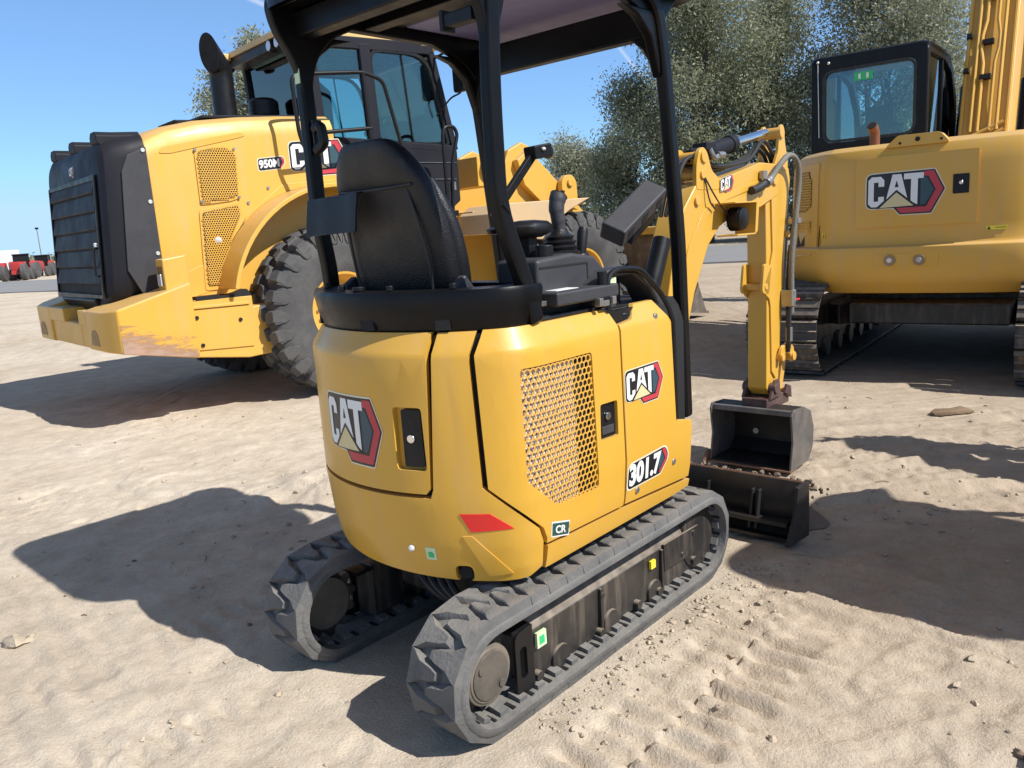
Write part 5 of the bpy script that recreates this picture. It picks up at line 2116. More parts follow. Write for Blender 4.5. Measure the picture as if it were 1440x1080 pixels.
# front frame, lift arms and bucket
b = B()
b.prism([(1.75, .60), (3.70, .55), (3.75, 1.0), (3.70, 1.75), (3.35, 2.42), (3.18, 2.48), (2.95, 2.38), (2.62, 1.70), (1.85, 1.55), (1.75, 1.2)], 'y', -.52, -.44)
b.prism([(1.75, .60), (3.70, .55), (3.75, 1.0), (3.70, 1.75), (3.35, 2.42), (3.18, 2.48), (2.95, 2.38), (2.62, 1.70), (1.85, 1.55), (1.75, 1.2)], 'y', .44, .52)
b.prism([(1.75, .6), (3.6, .55), (3.6, 1.5), (2.6, 1.5), (1.75, 1.3)], 'y', -.44, .44)
b.cyl((3.35, -.9, .78), (3.35, .9, .78), .17, n=20)
ffr = b.part("front_frame", 'yellow3', loader, bevel=.02)
b = B()
b.cyl((2.62, -.60, 2.20), (2.62, .60, 2.20), .12, n=22)
b.bx(2.45, 2.75, -.50, .50, 1.95, 2.30)
b.bx(1.80, 2.5, -.62, .62, 1.50, 1.66)
b.parts("tower_pin", 'yellow3', ffr, bevel=.01)
b = B()
b.cyl((3.74, -.58, 1.94), (3.74, .5, 1.94), .10, n=20)
b.part("tilt_cylinder", 'steel', ffr)
for s in (-1, 1):
    b = B()
    b.prism([(3.0, 2.25), (3.2, 2.38), (3.55, 2.10), (4.2, 1.55), (4.95, .85), (5.25, .45), (5.15, .30), (4.85, .55), (4.2, 1.05), (3.6, 1.55), (3.1, 1.95)], 'y', s * .62, s * .52)
    b.part("lift_arm", 'yellow3', loader, bevel=.012)
    b = B()
    b.prism(rpoly([(3.66, 1.72), (3.66, 1.98), (3.74, 2.06), (3.86, 2.06), (3.93, 1.98), (3.95, 1.60)], .04, 3), 'y', s * .64, s * .72)
    b.cyl((3.80, s * .62, 1.96), (3.80, s * .75, 1.96), .05, n=14)
    b.part("pin_boss", 'yellow3', loader, bevel=.01)
    b = B()
    b.loft([[(x, y, z) for x, z in ((1.92, 1.38), (1.95, 1.60), (2.10, 1.70), (3.30, 1.72), (3.42, 1.68), (3.42, 1.655), (2.12, 1.66), (1.99, 1.58), (1.95, 1.38))] for y in (s * .70, s * 1.34)])
    b.prism([(1.90, 1.36), (2.08, 1.705), (3.46, 1.735), (3.10, 1.60), (2.78, 1.44), (2.62, 1.28)], 'y', s * 1.34, s * 1.38)
    b.part("front_fender", 'beige', loader, bevel=.012)
    b = B()
    b.bx(2.0, 3.0, min(s * .5, s * .9), max(s * .5, s * .9), 1.55, 1.65)
    b.part("fender_bracket", 'yellow3', loader, bevel=.01)
    b = B()
    b.bar([(2.12, s * 1.25, 1.70), (2.62, s * 1.28, 2.22)], .07, .09)
    la = b.part("lamp_post", 'satin', loader, bevel=.008)
    b = B()
    b.obx((2.72, s * 1.28, 2.27), (.28, .20, .15), (0, -.15, 0))
    b.lathe([(.01, .0), (.075, .01), (.08, .05), (.06, .09)], 'x', (2.83, s * 1.28, 2.27), 20)
    b.part("headlamp", 'satin', la, bevel=.02)
    b = B()
    b.ball((2.70, s * 1.395, 2.29), (.03, .02, .02))
    b.part("indicator", 'lamp', la)
b = B()
o_ = [(5.0, 1.25), (4.95, .55), (5.05, .25), (5.30, .12), (5.75, .06)]
i_ = [(5.75, .09), (5.32, .16), (5.10, .28), (5.0, .56), (5.04, 1.25)]
b.prism(o_ + i_, 'y', -1.47, 1.47)
for s in (-1, 1):
    b.prism([(4.98, 1.22), (4.96, .55), (5.06, .25), (5.30, .12), (5.7, .07), (5.35, .85)], 'y', s * 1.47, s * 1.43)
lb = b.part("bucket", pmx("worn_bucket_brown", (.055, .045, .038), .6, .4), loader, bevel=.01)
b = B()
b.bx(4.90, 5.10, -1.49, 1.49, 1.22, 1.33)
b.part("spill_guard", 'yellow3', lb, bevel=.02)
# ------------------------------------------------------------------ larger crawler excavator
exc = empty("crawler_excavator", (EXC[1], EXC[2], 0), EXC[0],
            "large yellow crawler excavator turning its back, with a dark cab and raised boom", "excavator")


def smooth_plan(pts, n=10):
    return [(p.x, p.y) for p in spline([(x, y, 0) for x, y in pts], n)]


half = [(-1.70, 0), (-1.69, .40), (-1.64, .72), (-1.56, .82), (-1.42, .95), (-1.22, 1.10), (-1.0, 1.22), (-.6, 1.27)]
plan = smooth_plan([(x, -y) for x, y in reversed(half)] + half[1:], 8)
EP = []   # arc-length parametrised rear outline
acc = 0
for i, p in enumerate(plan):
    if i: acc += math.hypot(p[0] - plan[i - 1][0], p[1] - plan[i - 1][1])
    EP.append((acc, p))
EL = acc
EPROF = [(.70, -.14), (.78, -.06), (.84, -.01), (.93, .012), (1.04, .018), (1.085, .012), (1.10, -.03), (1.13, -.045), (1.25, -.04), (1.70, -.045), (1.80, -.055), (1.865, -.085), (1.90, -.14)]


def eprof(z):
    for (z0, o0), (z1, o1) in zip(EPROF, EPROF[1:]):
        if z <= z1: return o0 + (o1 - o0) * (z - z0) / (z1 - z0)
    return EPROF[-1][1]


def eskin(t, z, off=0.0):
    """t: distance along the outline measured from the machine's centre line, + towards its left"""
    s = min(max(t + EL / 2, 0), EL - 1e-4)
    for i in range(len(EP) - 1):
        if EP[i + 1][0] >= s: break
    k = (s - EP[i][0]) / (EP[i + 1][0] - EP[i][0])
    a, b_ = EP[i][1], EP[i + 1][1]
    x, y = a[0] * (1 - k) + b_[0] * k, a[1] * (1 - k) + b_[1] * k
    i0, i1 = max(0, i - 2), min(len(EP) - 1, i + 3)
    dx, dy = EP[i1][1][0] - EP[i0][1][0], EP[i1][1][1] - EP[i0][1][1]
    l_ = math.hypot(dx, dy)
    nx, ny = -dy / l_, dx / l_
    if nx * x + ny * y < 0: nx, ny = -nx, -ny
    o = off + eprof(z)
    return (x + nx * o, y + ny * o, z)


b = B()
ts = [-EL / 2 + EL * i / 60 for i in range(61)]
zs = [z for z, o in EPROF]
rings = []
for z in zs:
    rings.append([eskin(t, z) for t in ts] + [(.3, 1.24, z), (.3, -1.24, z)])
b.loft(rings)
ew = b.part("counterweight", 'yellow3', exc, bevel=.012, seg=3, smooth=44)
b = B()
b.bx(-.65, 1.75, -1.235, -.30, 1.02, 1.84)
b.bx(-.65, -.25, -.30, 1.20, 1.02, 1.84)
b.part("upper_body", 'yellow3', exc, bevel=.03)
b = B()
b.prism([(-1.75, -1.2), (1.9, -1.2), (1.9, 1.2), (-1.0, 1.2)], 'z', .80, .98) if False else b.bx(-1.2, 1.9, -1.15, 1.15, .84, 1.02)
b.cyl((0, 0, .62), (0, 0, .86), .62, n=40)
b.part("revolving_frame", 'frame', exc, bevel=.02)
# engine cover plate with emblem
b = B()
sheet(b, rpoly([(.485, 1.245), (-.395, 1.245), (-.395, 1.795), (.485, 1.795)], .01, 2), eskin, .014, .02, [-.3 + .1 * i for i in range(8)], [1.7])
cv = b.part("engine_cover", 'yellow3', exc, bevel=.006)
b = B()
emblem(b, lambda u, v, o: eskin(.40 - u, v, o), .0, 1.335, .575, .335, .016, True, .001, shear=.0)
b.part("maker_emblem", EMB, cv)
b = B()
sheet(b, rpoly([(-.225, 1.47), (-.335, 1.47), (-.335, 1.615), (-.225, 1.615)], .008), eskin, .018, .006)
lt = b.part("latch", 'satin', cv, bevel=.002)
b = B()
b.ball(eskin(-.28, 1.55, .018), (.018, .018, .018))
b.part("key_lock", 'chrome', cv)
b = B()
sheet(b, rpoly([(.58, 1.81), (.66, 1.885), (.66, 1.895), (-.60, 1.895), (-.60, 1.81)], .01), eskin, -.005, .012, [-.4, -.2, 0, .2, .4])
b.part("cover_hinge_strip", 'yellow3', cv, bevel=.005)
b = B()
b.prism(rpoly([(.27, 1.86), (.18, 1.945), (-.12, 1.945), (-.18, 1.875), (-.18, 1.86)], .02, 3), 'x', -1.64, -1.50)
lg = b.part("lifting_lug", 'yellow3', exc, bevel=.008)
b = B()
b.cyl((-1.642, .035, 1.905), (-1.646, .035, 1.905), .018, n=14)
for y, z in ((.16, 1.885), (-.13, 1.89)): b.cyl((-1.642, y, z), (-1.646, y, z), .010, n=10)
b.parts("lug_hole", 'dark', lg)
# lamp recess in the bumper
b = B()
sheet(b, rpoly([(.33, .93), (-.15, .93), (-.15, 1.03), (.33, 1.03)], .03, 3), eskin, .004, .01, [-.1, 0, .1, .2, .3])
b.part("lamp_panel", 'yellow3', ew, bevel=.004)
for y in (.20, -.015):
    b = B()
    p0_, p1_ = eskin(y, .98, .002), eskin(y, .98, .014)
    b.cyl(p0_, p1_, .044, n=24)
    b.mi = 1
    b.cyl(eskin(y, .98, .012), eskin(y, .98, .017), .020, n=18)
    b.part("rear_lamp", [pmx("lamp_bezel", (.30, .20, .10), .3, .1), 'lamp'], ew, bevel=.002)
b = B()
sheet(b, [(-.46, 1.185), (-.60, 1.185), (-.60, 1.215), (-.46, 1.215)], eskin, .002)
b.mi = 1
sheet(b, [(-.465, 1.187), (-.49, 1.187), (-.478, 1.212)], eskin, .003)
sheet(b, [(-.52, 1.198), (-.59, 1.198), (-.59, 1.202), (-.52, 1.202)], eskin, .003)
b.mi = 0
sheet(b, [(.76, 1.17), (.82, 1.17), (.82, 1.215), (.76, 1.215)], eskin, .002)
b.mi = 1
sheet(b, [(.80, 1.176), (.775, 1.176), (.788, 1.207)], eskin, .003)
b.parts("warning_sticker", ['ysign', 'ink'], ew)
b = B()
for t in (.86,):
    sheet(b, [(t, 1.10), (t, 1.86), (t + .012, 1.86), (t + .012, 1.10)], eskin, .002)
b.part("panel_seam", 'dark', ew)
# left side service door with vents
b = B()
sheet(b, rpoly([(.885, 1.03), (.885, 1.80), (1.54, 1.80), (1.54, .98)], .02), eskin, .008, .02, [1.1, 1.2, 1.3, 1.4, 1.5, 1.6, 1.7], [1.1, 1.7])
sd_ = b.part("service_door", 'yellow3', exc, bevel=.006)
vv1 = [(1.0, 1.45), (1.0, 1.66), (1.06, 1.74), (1.42, 1.74), (1.42, 1.40), (1.12, 1.40)]
vv2 = [(1.0, 1.12), (1.0, 1.32), (1.38, 1.30), (1.38, 1.20), (1.24, 1.09)]
for vvv in (vv1, vv2):
    b = B()
    sheet(b, vvv, eskin, .010, 0, [1.1, 1.2, 1.3, 1.4])
    vo = b.part("vent_void", 'vent' if False else M["vent_brown"], sd_)
    b = B()
    hexmesh(b, inpoly(vvv), eskin, 0.98, 1.46, 1.08, 1.76, .026, .0045, .014, .004)
    b.part("vent_mesh", 'yellow3', sd_, merge=False)
# small exhaust
b = B()
b.tube(rpath([(-1.30, .42, 1.80), (-1.30, .42, 2.02), (-1.36, .43, 2.07)], .05), .040, 18)
b.mi = 1
b.cyl((-1.350, .4283, 2.0615), (-1.362, .4305, 2.0717), .034, n=18)
b.part("exhaust_pipe", ['pipe', 'dark'], exc)

# cab
b = B()
Yl, Yr, X0, X1 = 1.215, .205, -.30, 1.30
side = [(X0, 1.02), (X0 - .02, 2.76), (X0 + .03, 2.83), (.60, 2.86), (1.00, 2.80), (1.32, 2.50), (1.45, 2.05), (1.42, 1.02)]
fl_ = [(X0 + .02, 1.02), (1.40, 1.02), (1.40, 1.3), (X0 + .02, 1.3)]
b.prism(fl_, 'y', Yr, Yl)
ecb = b.part("cab_floor", 'satin', exc, bevel=.01)
for y, nm in ((Yl - .025, 1), (Yr + .025, -1)):
    b = B()
    b.bar(rpath([(X0 + .05, y, 1.25), (X0 + .03, y, 2.80), (.60, y, 2.83), (1.02, y, 2.76), (1.34, y, 2.46), (1.44, y, 2.05), (1.40, y, 1.25)], .08, 4), .07, .10)
    b.bar([(.55, y, 1.3), (.55, y, 2.80)], .05, .05)
    b.bar([(X0 + .05, y, 1.95), (1.42, y, 1.95)], .05, .10)
    b.part("cab_side_frame", 'black', exc, bevel=.012)
    b = B()
    b.prism([(X0 + .08, 1.98), (X0 + .06, 2.78), (.60, 2.80), (1.0, 2.74), (1.31, 2.44), (1.41, 2.05), (1.40, 1.98)], 'y', y - .004, y + .004)
    b.part("side_window", 'glass2', exc)
    b = B()
    b.prism([(X0 + .08, 1.3), (X0 + .08, 1.93), (1.40, 1.93), (1.38, 1.3)], 'y', y - .015, y + .015)
    b.part("cab_side_panel", 'black', exc)
b = B()
sheet(b, [(Yr, 1.02), (Yl, 1.02), (Yl, 2.81), (Yr, 2.81)], lambda y, z, o: (X0 - o - .02 * (z - 1) / 1.8, y, z), .012, .05, holes=[rpoly([(.285, 2.04), (1.115, 2.04), (1.115, 2.72), (.285, 2.72)], .10, 5)])
b.part("cab_rear_wall", 'black', exc, bevel=.015, seg=3)
b = B()
sheet(b, [(.27, 2.02), (1.13, 2.02), (1.13, 2.74), (.27, 2.74)], lambda y, z, o: (X0 - o - .02 * (z - 1) / 1.8, y, z), -.010, .007)
rw = b.part("rear_window", 'glass', exc)
b = B()
rp = rpoly([(.30, 2.055), (1.10, 2.055), (1.10, 2.705), (.30, 2.705)], .09, 5)
b.bar([(X0 - .008 - .02 * (z - 1) / 1.8, y, z) for y, z in rp], .012, .022, side=(1, 0, 0), closed=True)
b.part("window_seal", 'bhose', rw)
b = B()
b.add([(X0 - .014, .66, 2.585), (X0 - .014, .83, 2.585), (X0 - .014, .83, 2.66), (X0 - .014, .66, 2.66)], [(0, 1, 2, 3)])
b.mi = 1
for y in (.70, .77): b.add([(X0 - .017, y, 2.60), (X0 - .017, y + .02, 2.60), (X0 - .017, y + .02, 2.645), (X0 - .017, y, 2.645)], [(0, 1, 2, 3)])
b.part("exit_sticker", ['green', 'white'], rw)
b = B()
ro = rpoly([(X0 - .03, Yr - .01), (1.0, Yr - .01), (1.0, Yl + .01), (X0 - .03, Yl + .01)], .06, 4)
b.loft([[(x, y, 2.80 + .03 * (x > .3)) for x, y in ro], [(x, y, 2.835 + .025 * (x > .3)) for x, y in ro], [(x * .96 + .01, .71 + (y - .71) * .95, 2.85 + .025 * (x > .3)) for x, y in ro]])
erf = b.part("cab_roof", 'black', exc, smooth=45)
b = B()
for y in (Yl - .06, Yl - .16): b.ball((X0 - .045, y, 2.80 - .02 * (y < 1.1)), (.014, .014, .014))
b.tube([(X0 - .045, Yl - .06, 2.78), (X0 - .04, Yl - .075, 2.1)], .004, 6)
b.part("aerial_studs", 'lamp', erf)
b = B()
b.loft([[(.25 + dx, y, z) for dx, y in rpoly([(-.12, .50), (.10, .50), (.10, .92), (-.12, .92)], .06, 3)] for z in (1.4, 2.0, 2.20)] + [[(.22 + dx, y, z) for dx, y in rpoly([(-.08, .58), (.06, .58), (.06, .84), (-.08, .84)], .05, 3)] for z in (2.22, 2.38)])
b.bx(.2, .75, .50, .92, 1.4, 1.75)
b.part("driver_seat", 'vinyl', exc, bevel=.02)
b = B()
b.tube(rpath([(1.1, 1.0, 2.10), (1.12, 1.02, 2.55), (1.05, 1.0, 2.60)], .06), .02, 8)
b.tube(rpath([(.16, .62, 1.95), (.12, .60, 2.14), (.14, .48, 2.15), (.2, .46, 1.9)], .06), .014, 8)
b.parts("cab_grab_rail", 'steel', exc)
b = B()
b.bx(.9, 1.35, .30, .42, 2.1, 2.32)
b.part("monitor", 'satin', exc, bevel=.02)

# boom, arm and bucket
bw = .215
BC = -.165
cl = [(.30, 1.30), (.62, 1.75), (1.75, 4.35), (2.15, 4.95), (4.70, 5.25)]
b = B()
lower = [(.55, 1.20), (.95, 1.65), (1.95, 3.95), (2.40, 4.55), (4.75, 5.05)]
upper = [(4.85, 5.25), (4.70, 5.35), (2.20, 5.30), (1.60, 4.75), (.45, 1.95), (.20, 1.45), (.35, 1.2)]
b.prism(lower + upper, 'y', BC - bw, BC + bw)
ebm = b.part("boom", 'yellow3', exc, bevel=.012)
dirb = Vector((1.15, 0, 2.8)).normalized()
nrmb = Vector((-dirb.z, 0, dirb.x))


def onboom(t, y, o):
    q = Vector((.45, 0, 1.95)) + dirb * t
    return (q.x + nrmb.x * o, BC + y, q.z + nrmb.z * o)


b = B()
for y in (-.19, .19):
    b.bar([onboom(-.3, y, .008), onboom(3.0, y, .008)], .022, .03)
b.parts("boom_flange", 'yellow3', ebm, bevel=.004)
b = B()
for y in (-.11, -.05, .05, .11):
    pts_ = [onboom(.1, y, .03), onboom(.5, y, .045), onboom(.8, y, .045), onboom(.95, y * (1 + .5 * (abs(y) < .08)), .045), onboom(1.10, y * (1 + .5 * (abs(y) < .08)), .045), onboom(1.25, y, .045), onboom(2.9, y, .045)]
    b.tube(pts_, .017, 8)
b.tube([onboom(.18, -.17, .03), onboom(.05, .10, .035)], .016, 8)
b.tube([onboom(.10, -.17, .03), onboom(-.05, .10, .035)], .016, 8)
b.part("hydraulic_lines", 'yellow3', ebm)
b = B()
for t in (.65, 1.02, 1.5, 2.1):
    b.obx(onboom(t, .02, .05), (.05, .10, .04), (0, -R(67), 0))
    b.obx(onboom(t + .1, .19, .03), (.05, .05, .04), (0, -R(67), 0))
b.parts("line_clamp", 'satin', ebm, bevel=.004)
b = B()
b.prism([(4.62, 5.42), (4.95, 5.35), (5.10, 4.9), (4.95, 2.35), (4.80, 2.25), (4.68, 2.35), (4.55, 4.85)], 'y', BC - .16, BC + .16)
earm = b.part("arm", 'yellow3', exc, bevel=.012)
b = B()
b.cyl((2.3, BC, 5.45), (4.0, BC, 5.62), .075, n=18)
b.cyl((4.0, BC, 5.62), (4.70, BC, 5.60), .045, n=14)
for s in (-1, 1):
    b.cyl((.95, BC + s * .28, 1.25), (1.6, BC + s * .28, 2.6), .075, n=18)
    b.cyl((1.6, BC + s * .28, 2.6), (2.05, BC + s * .28, 3.6), .045, n=14)
b.cyl((5.25, BC, 4.6), (5.2, BC, 3.2), .06, n=18)
b.parts("hydraulic_cylinder", 'cowl', exc)
b = B()
o_ = [(4.75, 2.30), (5.25, 2.25), (5.60, 1.95), (5.62, 1.55), (5.30, 1.25), (4.75, 1.15)]
i_ = [(4.75, 1.20), (5.27, 1.29), (5.57, 1.58), (5.55, 1.92), (5.22, 2.20), (4.75, 2.25)]
b.prism(o_ + i_, 'y', BC - .5, BC + .5)
for s in (-1, 1): b.prism(o_, 'y', BC + s * .5, BC + s * .53)
b.part("bucket", 'bucket', exc, bevel=.01)

# undercarriage
for s in (-1, 1):
    y0, y1 = (.70, 1.30) if s > 0 else (-1.30, -.70)
    fn, Lt = loop_path(1.58, .355, .395)
    b = B()
    n = 44
    p = Lt / n
    for i in range(n):
        x, z, nx, nz = fn(i * p)
        t = Vector((-nz, 0, nx))
        q = Vector((x, 0, z))
        nn = Vector((nx, 0, nz))
        sec = [(-p * .49, .0), (p * .47, .0), (p * .47, .012), (p * .40, .038), (p * .36, .014), (.05 * p, .014), (0, .032), (-.05 * p, .014), (-p * .36, .014), (-p * .40, .038), (-p * .47, .012)]
        if t.dot(Vector((1, 0, 0))) == 0: pass
        pr = [(q + t * u + nn * (h + .004)) for u, h in sec]
        b.loft([[(v.x, y, v.z) for v in pr] for y in (y0, y1)])
    tr = b.part("track", 'frame', exc, bevel=.002, smooth=30)
    b = B()
    ym = .5 * (y0 + y1)
    b.tube([(fn(Lt * i / 80)[0] - fn(Lt * i / 80)[2] * .055, ym, fn(Lt * i / 80)[1] - fn(Lt * i / 80)[3] * .055) for i in range(80)], .05, 6, True)
    b.part("track_chain", 'frame', tr)
    b = B()
    b.prism([(-1.35, .16), (1.35, .16), (1.45, .40), (1.25, .56), (-1.25, .56), (-1.45, .40)], 'y', ym - .13, ym + .13)
    b.part("track_frame", 'frame', exc, bevel=.02)
    for x, nm in ((-1.58, "drive_sprocket"), (1.58, "idler_wheel")):
        b = B()
        b.cyl((x, ym - .06, .395), (x, ym + .06, .395), .30, n=32)
        b.cyl((x, ym - .14, .395), (x, ym + .14, .395), .18, n=24)
        b.part(nm, 'frame', exc, bevel=.01)
    for k in range(6):
        x = -1.05 + .42 * k
        b = B()
        b.cyl((x, ym - .16, .16), (x, ym + .16, .16), .09, n=18)
        b.part("track_roller", 'frame', exc, bevel=.008)
b = B()
b.bx(-.8, .8, -.75, .75, .36, .62)
b.bx(-1.25, -.8, -.62, .62, .40, .58)
b.bar([(-.9, -.9, .45), (0, 0, .50), (-.9, .9, .45)], .4, .2, side=(1, 0, 0))
b.bar([(.9, -.9, .45), (0, 0, .50), (.9, .9, .45)], .4, .2, side=(1, 0, 0))
b.part("car_body", 'frame', exc, bevel=.02)
# ------------------------------------------------------------------ trees


def leaf_material(name, c1, c2, c3):
    m = bpy.data.materials.new(name)
    m.use_nodes = True
    n, l = m.node_tree.nodes, m.node_tree.links
    b = n["Principled BSDF"]
    b.inputs["Roughness"].default_value = .55
    b.inputs["Specular IOR Level"].default_value = .35
    tc = n.new("ShaderNodeTexCoord")
    nz = n.new("ShaderNodeTexNoise")
    nz.inputs["Scale"].default_value = 2.6
    nz.inputs["Detail"].default_value = 9
    nz.inputs["Roughness"].default_value = .8
    l.new(tc.outputs["Object"], nz.inputs["Vector"])
    r = n.new("ShaderNodeValToRGB")
    r.color_ramp.elements[0].position = .34
    r.color_ramp.elements[0].color = c1 + (1,)
    r.color_ramp.elements[1].position = .68
    r.color_ramp.elements[1].color = c3 + (1,)
    e = r.color_ramp.elements.new(.5)
    e.color = c2 + (1,)
    l.new(nz.outputs["Fac"], r.inputs["Fac"])
    l.new(r.outputs["Color"], b.inputs["Base Color"])
    t = n.new("ShaderNodeBsdfTranslucent")
    l.new(r.outputs["Color"], t.inputs["Color"])
    mx = n.new("ShaderNodeMixShader")
    mx.inputs[0].default_value = .36
    l.new(b.outputs[0], mx.inputs[1])
    l.new(t.outputs[0], mx.inputs[2])
    l.new(mx.outputs[0], n["Material Output"].inputs[0])
    return m


M['leaf'] = leaf_material("olive_leaves", (.09, .105, .055), (.26, .275, .165), (.52, .51, .38))
M['leaf2'] = leaf_material("grey_green_leaves", (.12, .135, .08), (.30, .31, .20), (.55, .54, .43))
M['bark'] = pm("tree_bark", (.075, .058, .045), .9, var=.35, scale=5, bump=.6, bscale=20)


def mesh_quads(name, P, mat, parent, smooth=False):
    """P: (n,4,3) array of quad corners"""
    me = bpy.data.meshes.new(name)
    n = len(P)
    me.vertices.add(n * 4)
    me.vertices.foreach_set("co", P.reshape(-1).astype(np.float32))
    me.loops.add(n * 4)
    me.loops.foreach_set("vertex_index", np.arange(n * 4))
    me.polygons.add(n)
    me.polygons.foreach_set("loop_start", np.arange(0, n * 4, 4))
    me.polygons.foreach_set("loop_total", np.full(n, 4))
    me.update()
    me.materials.append(M[mat])
    o = bpy.data.objects.new(name, me)
    COL.objects.link(o)
    if parent is not None: o.parent = parent
    return o


def leaves(rng, blobs, n, size, spread=.40, per=14):
    w = np.array([b_[3] * b_[4] + b_[4] * b_[5] + b_[3] * b_[5] for b_ in blobs])
    nt = n // per
    idx = rng.choice(len(blobs), nt, p=w / w.sum())
    Bq = np.array(blobs)[idx]
    d = rng.normal(size=(nt, 3))
    d /= np.linalg.norm(d, axis=1, keepdims=True)
    rad = .40 + .74 * rng.rand(nt, 1) ** .7
    # lumpy surface
    lump = 1 + .22 * np.sin(d[:, :1] * 7 + idx[:, None]) * np.cos(d[:, 1:2] * 6 + idx[:, None] * 2) + .12 * np.sin(d[:, 2:3] * 13 + idx[:, None])
    C = Bq[:, :3] + d * Bq[:, 3:6] * rad * lump
    C = np.repeat(C, per, 0) + rng.normal(size=(nt * per, 3)) * spread * np.array([1, 1, .75])
    m = len(C)
    a = rng.normal(size=(m, 3))
    a[:, 2] -= .35
    a /= np.linalg.norm(a, axis=1, keepdims=True)
    q = rng.normal(size=(m, 3))
    bb = np.cross(a, q)
    bb /= np.linalg.norm(bb, axis=1, keepdims=True)
    s = size * (.6 + .8 * rng.rand(m, 1))
    a, bb = a * s, bb * s * .42
    return np.stack([C - a, C + bb * .9, C + a, C - bb * .9], 1)


def tree(x, y, h, spread, label, seed, n=30000, size=.11, leaf='leaf', low=.12, nb=16, group="grey green trees across the road", shape=1.0, cull=None):
    rng = np.random.RandomState(seed)
    root = empty("olive_tree", (x, y, 0), 0, label, "tree", group)
    blobs = []
    for i in range(nb):
        a = rng.rand() * 6.283
        hh = low + (1 - low) * (i + .5) / nb
        env = math.sin(math.pi * min(1, max(.12, (hh - low + .10) / (1.08 - low)))) ** .6
        rr = spread * env * (.35 + .55 * rng.rand())
        k = spread * (.25 + .20 * rng.rand())
        blobs.append((rr * math.cos(a), rr * math.sin(a), hh * h - k * .25, k, k, k * .8 * shape))
    mesh_quads("crown", leaves(rng, blobs, n, size), leaf, root)
    b = B()
    for st in range(3):
        a0 = rng.rand() * 6.28
        px, py = .25 * math.cos(a0), .25 * math.sin(a0)
        tk = [(px * .6, py * .6, -.1), (px * 1.2, py * 1.2, h * .18), (px * 2.4, py * 2.4, h * .38), (px * 3.2, py * 3.2, h * .62)]
        b.tube(spline(tk, 4), [(.20 - .013 * i) * h / 11 for i in range(13)], 9)
        for j in range(6):
            q = blobs[rng.randint(len(blobs))]
            t = .25 + .6 * rng.rand()
            s0 = Vector(tk[1]).lerp(Vector(tk[3]), t * .8)
            e0 = Vector(q[:3])
            mid = s0.lerp(e0, .5) + Vector((0, 0, .3))
            b.tube(spline([s0, mid, e0], 4), [.075 * h / 11 * (1 - .09 * i) for i in range(9)], 6)
    b.part("trunk", 'bark', root, smooth=60)
    return root


tree(10.6, 41.6, 12.8, 4.7, "tall dense grey green tree behind the small excavator's arm, its top cut by the frame", 3, 90000, .09, nb=22, low=.10)
tree(7.0, 44.2, 8.6, 2.7, "medium tree with a loose crown beside the canopy post, left of the tallest trees", 5, 34000, .085, nb=14, low=.10)
tree(18.6, 39.9, 13.2, 4.8, "tall grey green tree rising behind the dark cab of the large excavator", 8, 90000, .09, nb=22, low=.12, leaf='leaf2')
tree(14.6, 43.8, 12.6, 3.6, "darker tree filling the gap between the two tallest trees", 9, 56000, .09, nb=20, low=.05)
tree(4.4, 51.0, 6.2, 2.7, "small rounded pale tree above the loader's front wheel", 12, 36000, .08, nb=14, low=.06, leaf='leaf2')
tree(-14.6, 52.4, 14.2, 2.0, "slender pale tree seen between the loader's exhaust stack and cab", 16, 16000, .12, nb=16, low=.25, leaf='leaf2')
tree(-17.4, 53.5, 12.4, 1.9, "lower tree whose tip shows left of the exhaust stack", 18, 9000, .12, nb=12, low=.25, leaf='leaf2')

# far tree line on the horizon
rng = np.random.RandomState(77)
P = []
bl = []
for i in range(420):
    x = -520 + 900 * rng.rand()
    yy = 430 + 60 * rng.rand() - .25 * x * .2
    k = 1.6 + 1.6 * rng.rand()
    bl.append((x, yy, k * .6, k * 3.2, k * 2, k))
ft = mesh_quads("distant_trees", leaves(rng, bl, 30000, 1.1, spread=1.0, per=6), 'leaf', None)
tag(ft, "low dark tree line along the horizon at the left", "trees", kind='stuff')

# ------------------------------------------------------------------ far machinery on the left


